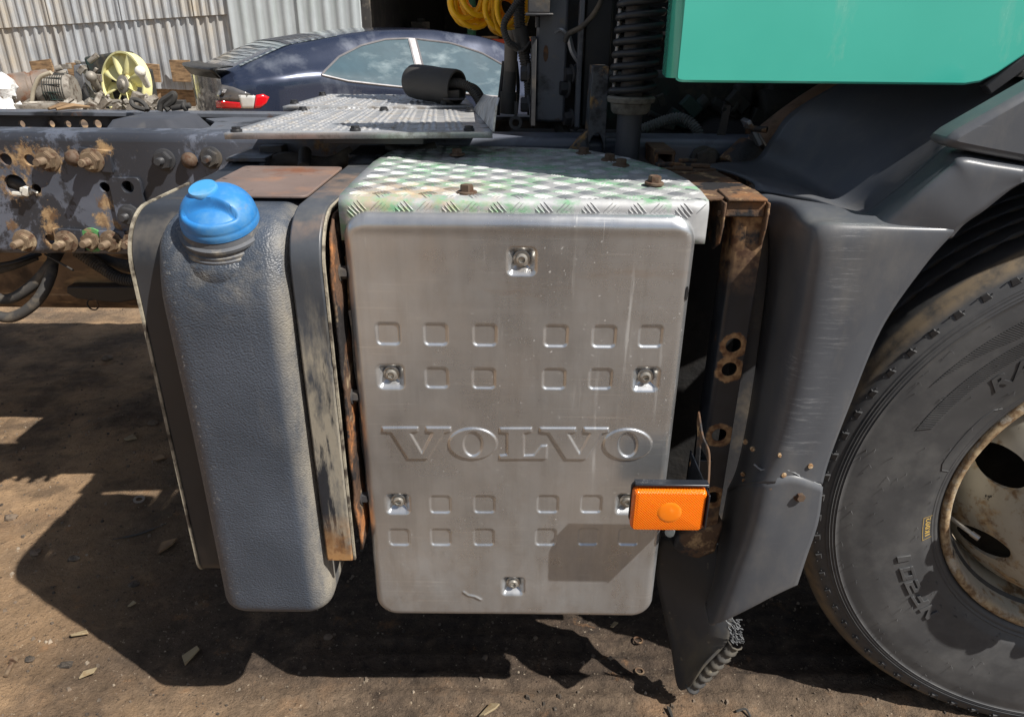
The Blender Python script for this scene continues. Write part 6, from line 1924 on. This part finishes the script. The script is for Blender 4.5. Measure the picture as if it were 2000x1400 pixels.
# ---- small things on the ground
def ground_pt(px, py): q = P(px, py, Z=0); return Vector((q.x, q.y, gz(q.x, q.y)))
q = ground_pt(273,980)
build(MB().lathe([(.010,0),(.0175,0),(.0175,.003),(.010,.003),(.010,0)], q + Vector((0,0,.003)), (.15,-.1,1), 28), 'washer', M['bolt_bright'], None, label='bright steel washer lying in the shade of the tank', category='washer')
q = ground_pt(1245,1282); 
build(MB().lathe([(.009,0),(.0125,0),(.0125,.003),(.009,.003),(.009,0)], ground_pt(1247,1247) + Vector((0,0,.003)), (.1,.1,1), 20), 'rusty_ring', M['rust'], None, label='small rusty ring on dark dirt below the cover', category='ring')
build(MB().lathe([(.008,0),(.0115,0),(.0115,.003),(.008,.003),(.008,0)], ground_pt(1250,1304) + Vector((0,0,.003)), (.1,.1,1), 20), 'rusty_ring', M['bolt'], None, label='small tan ring on sunlit dirt left of the mud flap', category='ring')
def chip(pxs, th, mat, nm, lab, cat, up=.004, group=None):
    b = MB().prism([ground_pt(x, y) + Vector((0,0,up + .003*k)) for k, (x, y) in enumerate(pxs)], (0,0,th))
    build(b, nm, mat, None, bevel=.0008, label=lab, category=cat, group=group)
pale = wmat('pale_wood_chip', srgb(158,142,112), .8, 0, [(srgb(130,106,74),.9,0,30,.5,.65)])
chip([(307,1088),(318,1066),(349,1062),(340,1076),(316,1090)], .006, M['wood'], 'wood_chip', 'grey brown wood chip lying right of the bark strip under the tank', 'wood chip')
chip([(935,1400),(958,1374),(976,1376),(968,1388),(946,1404)], .006, pale, 'wood_splinter', 'pale split of wood at the bottom edge below the cover', 'wood splinter')
chip([(243,862),(262,856),(270,865),(250,869)], .004, pale, 'plastic_shard', 'pale shard on shaded dirt far left of the tank', 'shard')
chip([(138,1246),(172,1238),(176,1246),(142,1252)], .005, pale, 'wood_splinter', 'pale wood sliver on the dirt at the lower left edge of the shade', 'wood splinter')
chip([(155,1328),(165,1316),(192,1310),(186,1322)], .004, pale, 'wood_splinter', 'pale wood sliver on sunlit dirt near the bottom left', 'wood splinter')
chip([(355,1280),(385,1262),(390,1270),(362,1302)], .005, pale, 'wood_splinter', 'bright wood sliver in the tank shade near the bottom', 'wood splinter')
chip([(250,1187),(262,1178),(268,1183),(256,1192)], .004, pale, 'wood_splinter', 'small tan wood bit in the shade left of the tank foot', 'wood splinter')
chip([(300,900),(315,894),(326,902),(310,910)], .004, M['wood'], 'leaf_scrap', 'brown leaf scrap in the shade beside the bracket', 'scrap')
chip([(1192,1216),(1200,1209),(1208,1213),(1198,1222)], .004, pale, 'wood_splinter', 'tan chip just below the right corner of the cover', 'wood splinter')
q0, q1 = ground_pt(222,1058), ground_pt(328,1032)
build(MB().tube(spline([q0 + Vector((0,0,.003)), q0.lerp(q1,.5) + Vector((.0,-.012,.006)), q1 + Vector((0,0,.012))], 8), [.0012]*4 + [.003]*9 + [.0012]*4, 6), 'bark_strip', M['rubber'], None, label='thin dark curved strip on the dirt left of the tank', category='strip')
q0 = ground_pt(22,1300)
b = MB().cyl(q0 + Vector((.004,.0,.006)), q0 + Vector((.012,-.035,.005)), .005, n=10).lathe([(0,0),(.010,0),(.010,.008),(0,.008)], q0 + Vector((.003,.004,.007)), (-.2,.9,.1), 6)
build(b, 'loose_bolt', M['bolt'], None, label='loose steel bolt on sunlit dirt at the bottom left', category='bolt')
b = MB()
for x0, y0, x1, y1 in ((1304,1378,1312,1400),(1308,1380,1314,1402)): b.tube([ground_pt(x0,y0)+Vector((0,0,.008)), ground_pt(x1,y1)+Vector((0,0,.004))], .0025, 6)
build(b, 'black_twig', M['rubber'], None, label='black twig at the bottom edge left of the tyre', category='twig')
b = MB().tube(spline([ground_pt(1438,1390)+Vector((0,0,.006)), ground_pt(1455,1388)+Vector((0,0,.012)), ground_pt(1466,1398)+Vector((0,0,.005))], 5), .0028, 6)
build(b, 'black_shred', M['rubber'], None, label='black rubber shred at the bottom edge below the mud flap', category='shred')
rs = random.Random(12)
LB = ['stone on sunlit dirt near the left edge, upper one', 'stone on sunlit dirt near the left edge, lower one', 'round stone at the shade edge left of the tank', 'dark stone in the bracket shade', 'flat stone in the middle of the tank shade', 'grey stone below the tank bottom', 'small stone on sunlit dirt at the very bottom left', 'stone beside the loose bolt', 'stone under the chassis near the hoses']
for lab, (px, py), r in zip(LB, ((20,1010),(70,1082),(147,1095),(300,833),(262,1142),(640,1240),(130,1300),(60,1290),(210,700)), (.016,.014,.012,.016,.012,.010,.012,.009,.02)):
    q = ground_pt(px, py); b = MB()
    rows = []
    for i in range(7):
        ph = PI*i/6; rows.append([q + Vector((math.sin(ph)*math.cos(2*PI*j/9)*1.3, math.sin(ph)*math.sin(2*PI*j/9), .6*math.cos(ph)+.3))*r*rs.uniform(.75,1.2) for j in range(9)])
    build(b.grid(rows, cu=True), 'stone', M['stone'], None, smooth=25, label=lab, category='stone', group='stones on the dirt')

# ---- the photographer: stands behind the camera and shows as a dark shape in the cover
def m_person():
    t = NT('dark_clothes_and_skin')
    z, y = t.sep('Position', 'Z'), t.sep('Position', 'Y')
    c = t.mix(t.ramp(t.noise(9, 5), .35, .65), srgb(26,28,34), srgb(40,42,48))
    k = t.math('MAXIMUM', t.ramp(z, 1.515, 1.525), t.math('MULTIPLY', t.ramp(y, -.175, -.165), t.ramp(z, 1.0, 1.02)))
    return t.out(t.mix(k, c, srgb(188,144,118)), .75, 0.0)
def person():
    V, E, R = [], [], []
    def add(p, r, par=None):
        V.append(p); R.append(r)
        if par is not None: E.append((par, len(V)-1))
        return len(V)-1
    pel = add((0,-.42,.96), .15); sp = add((0,-.42,1.14), .14, pel); ch = add((0,-.41,1.34), .155, sp)
    nk = add((0,-.41,1.50), .055, ch); hd = add((0,-.385,1.60), .078, nk); add((0,-.38,1.70), .082, hd)
    add((0,-.49,1.64), .02, hd) if False else None
    for s in (-1, 1):
        hip = add((.11*s,-.42,.88), .105, pel); kn = add((.17*s,-.39,.49), .075, hip); an = add((.20*s,-.43,.09), .05, kn); add((.23*s,-.27,.045), .042, an)
        sh = add((.185*s,-.41,1.42), .068, ch); el = add((.27*s,-.33,1.15), .048, sh); wr = add((.115*s,-.15,1.31), .030, el); pa = add((.088*s,-.105,1.352), .030, wr)
        for k, (dx, dz, L) in enumerate(((-.010,.030,.050),(-.006,.020,.058),(-.004,.008,.062),(-.003,-.006,.056))):
            b = add((.085*s + dx*s, -.085, 1.372+dz-.016), .0095, pa); m = add((.080*s + dx*s, -.062, 1.374+dz-.016), .0088, b); add((.060*s + dx*s, -.050, 1.376+dz-.018), .008, m)
        th = add((.075*s,-.105,1.332), .0105, pa); add((.052*s,-.088,1.338), .009, th)
    me = bpy.data.meshes.new('person'); me.from_pydata(V, E, [])
    o = bpy.data.objects.new('person', me); col.objects.link(o)
    m = o.modifiers.new('skin', 'SKIN'); m.use_smooth_shade = True
    if not me.skin_vertices: 
        bm = bmesh.new(); bm.from_mesh(me); bm.verts.layers.skin.verify(); bm.to_mesh(me); bm.free()
    for v, r_ in zip(me.skin_vertices[0].data, R): v.radius = (r_, r_)
    me.skin_vertices[0].data[0].use_root = True
    sb = o.modifiers.new('sub', 'SUBSURF'); sb.levels = 1; sb.render_levels = 2
    me.materials.append(m_person())
    o['label'] = 'person in dark clothes holding up a phone, reflected in the cover'; o['category'] = 'person'
    h = MB()
    for i in range(7):
        pass
    h.ball((0,-.40,1.685), .098, 16, 10, (.92,1.0,.95))
    WL[o.name] = Vector()
    build(h, 'hair', wmat('dark_hair', srgb(40,32,26), .7), o, smooth=80)
person()
build(MB().prism([(x, -.052, z) for x, z in rrect(-.078, 1.362, .078, 1.438, .010)], (0,.008,0)), 'phone', M['black'], None, bevel=.002, label='dark phone in the hands of the reflected person', category='phone')
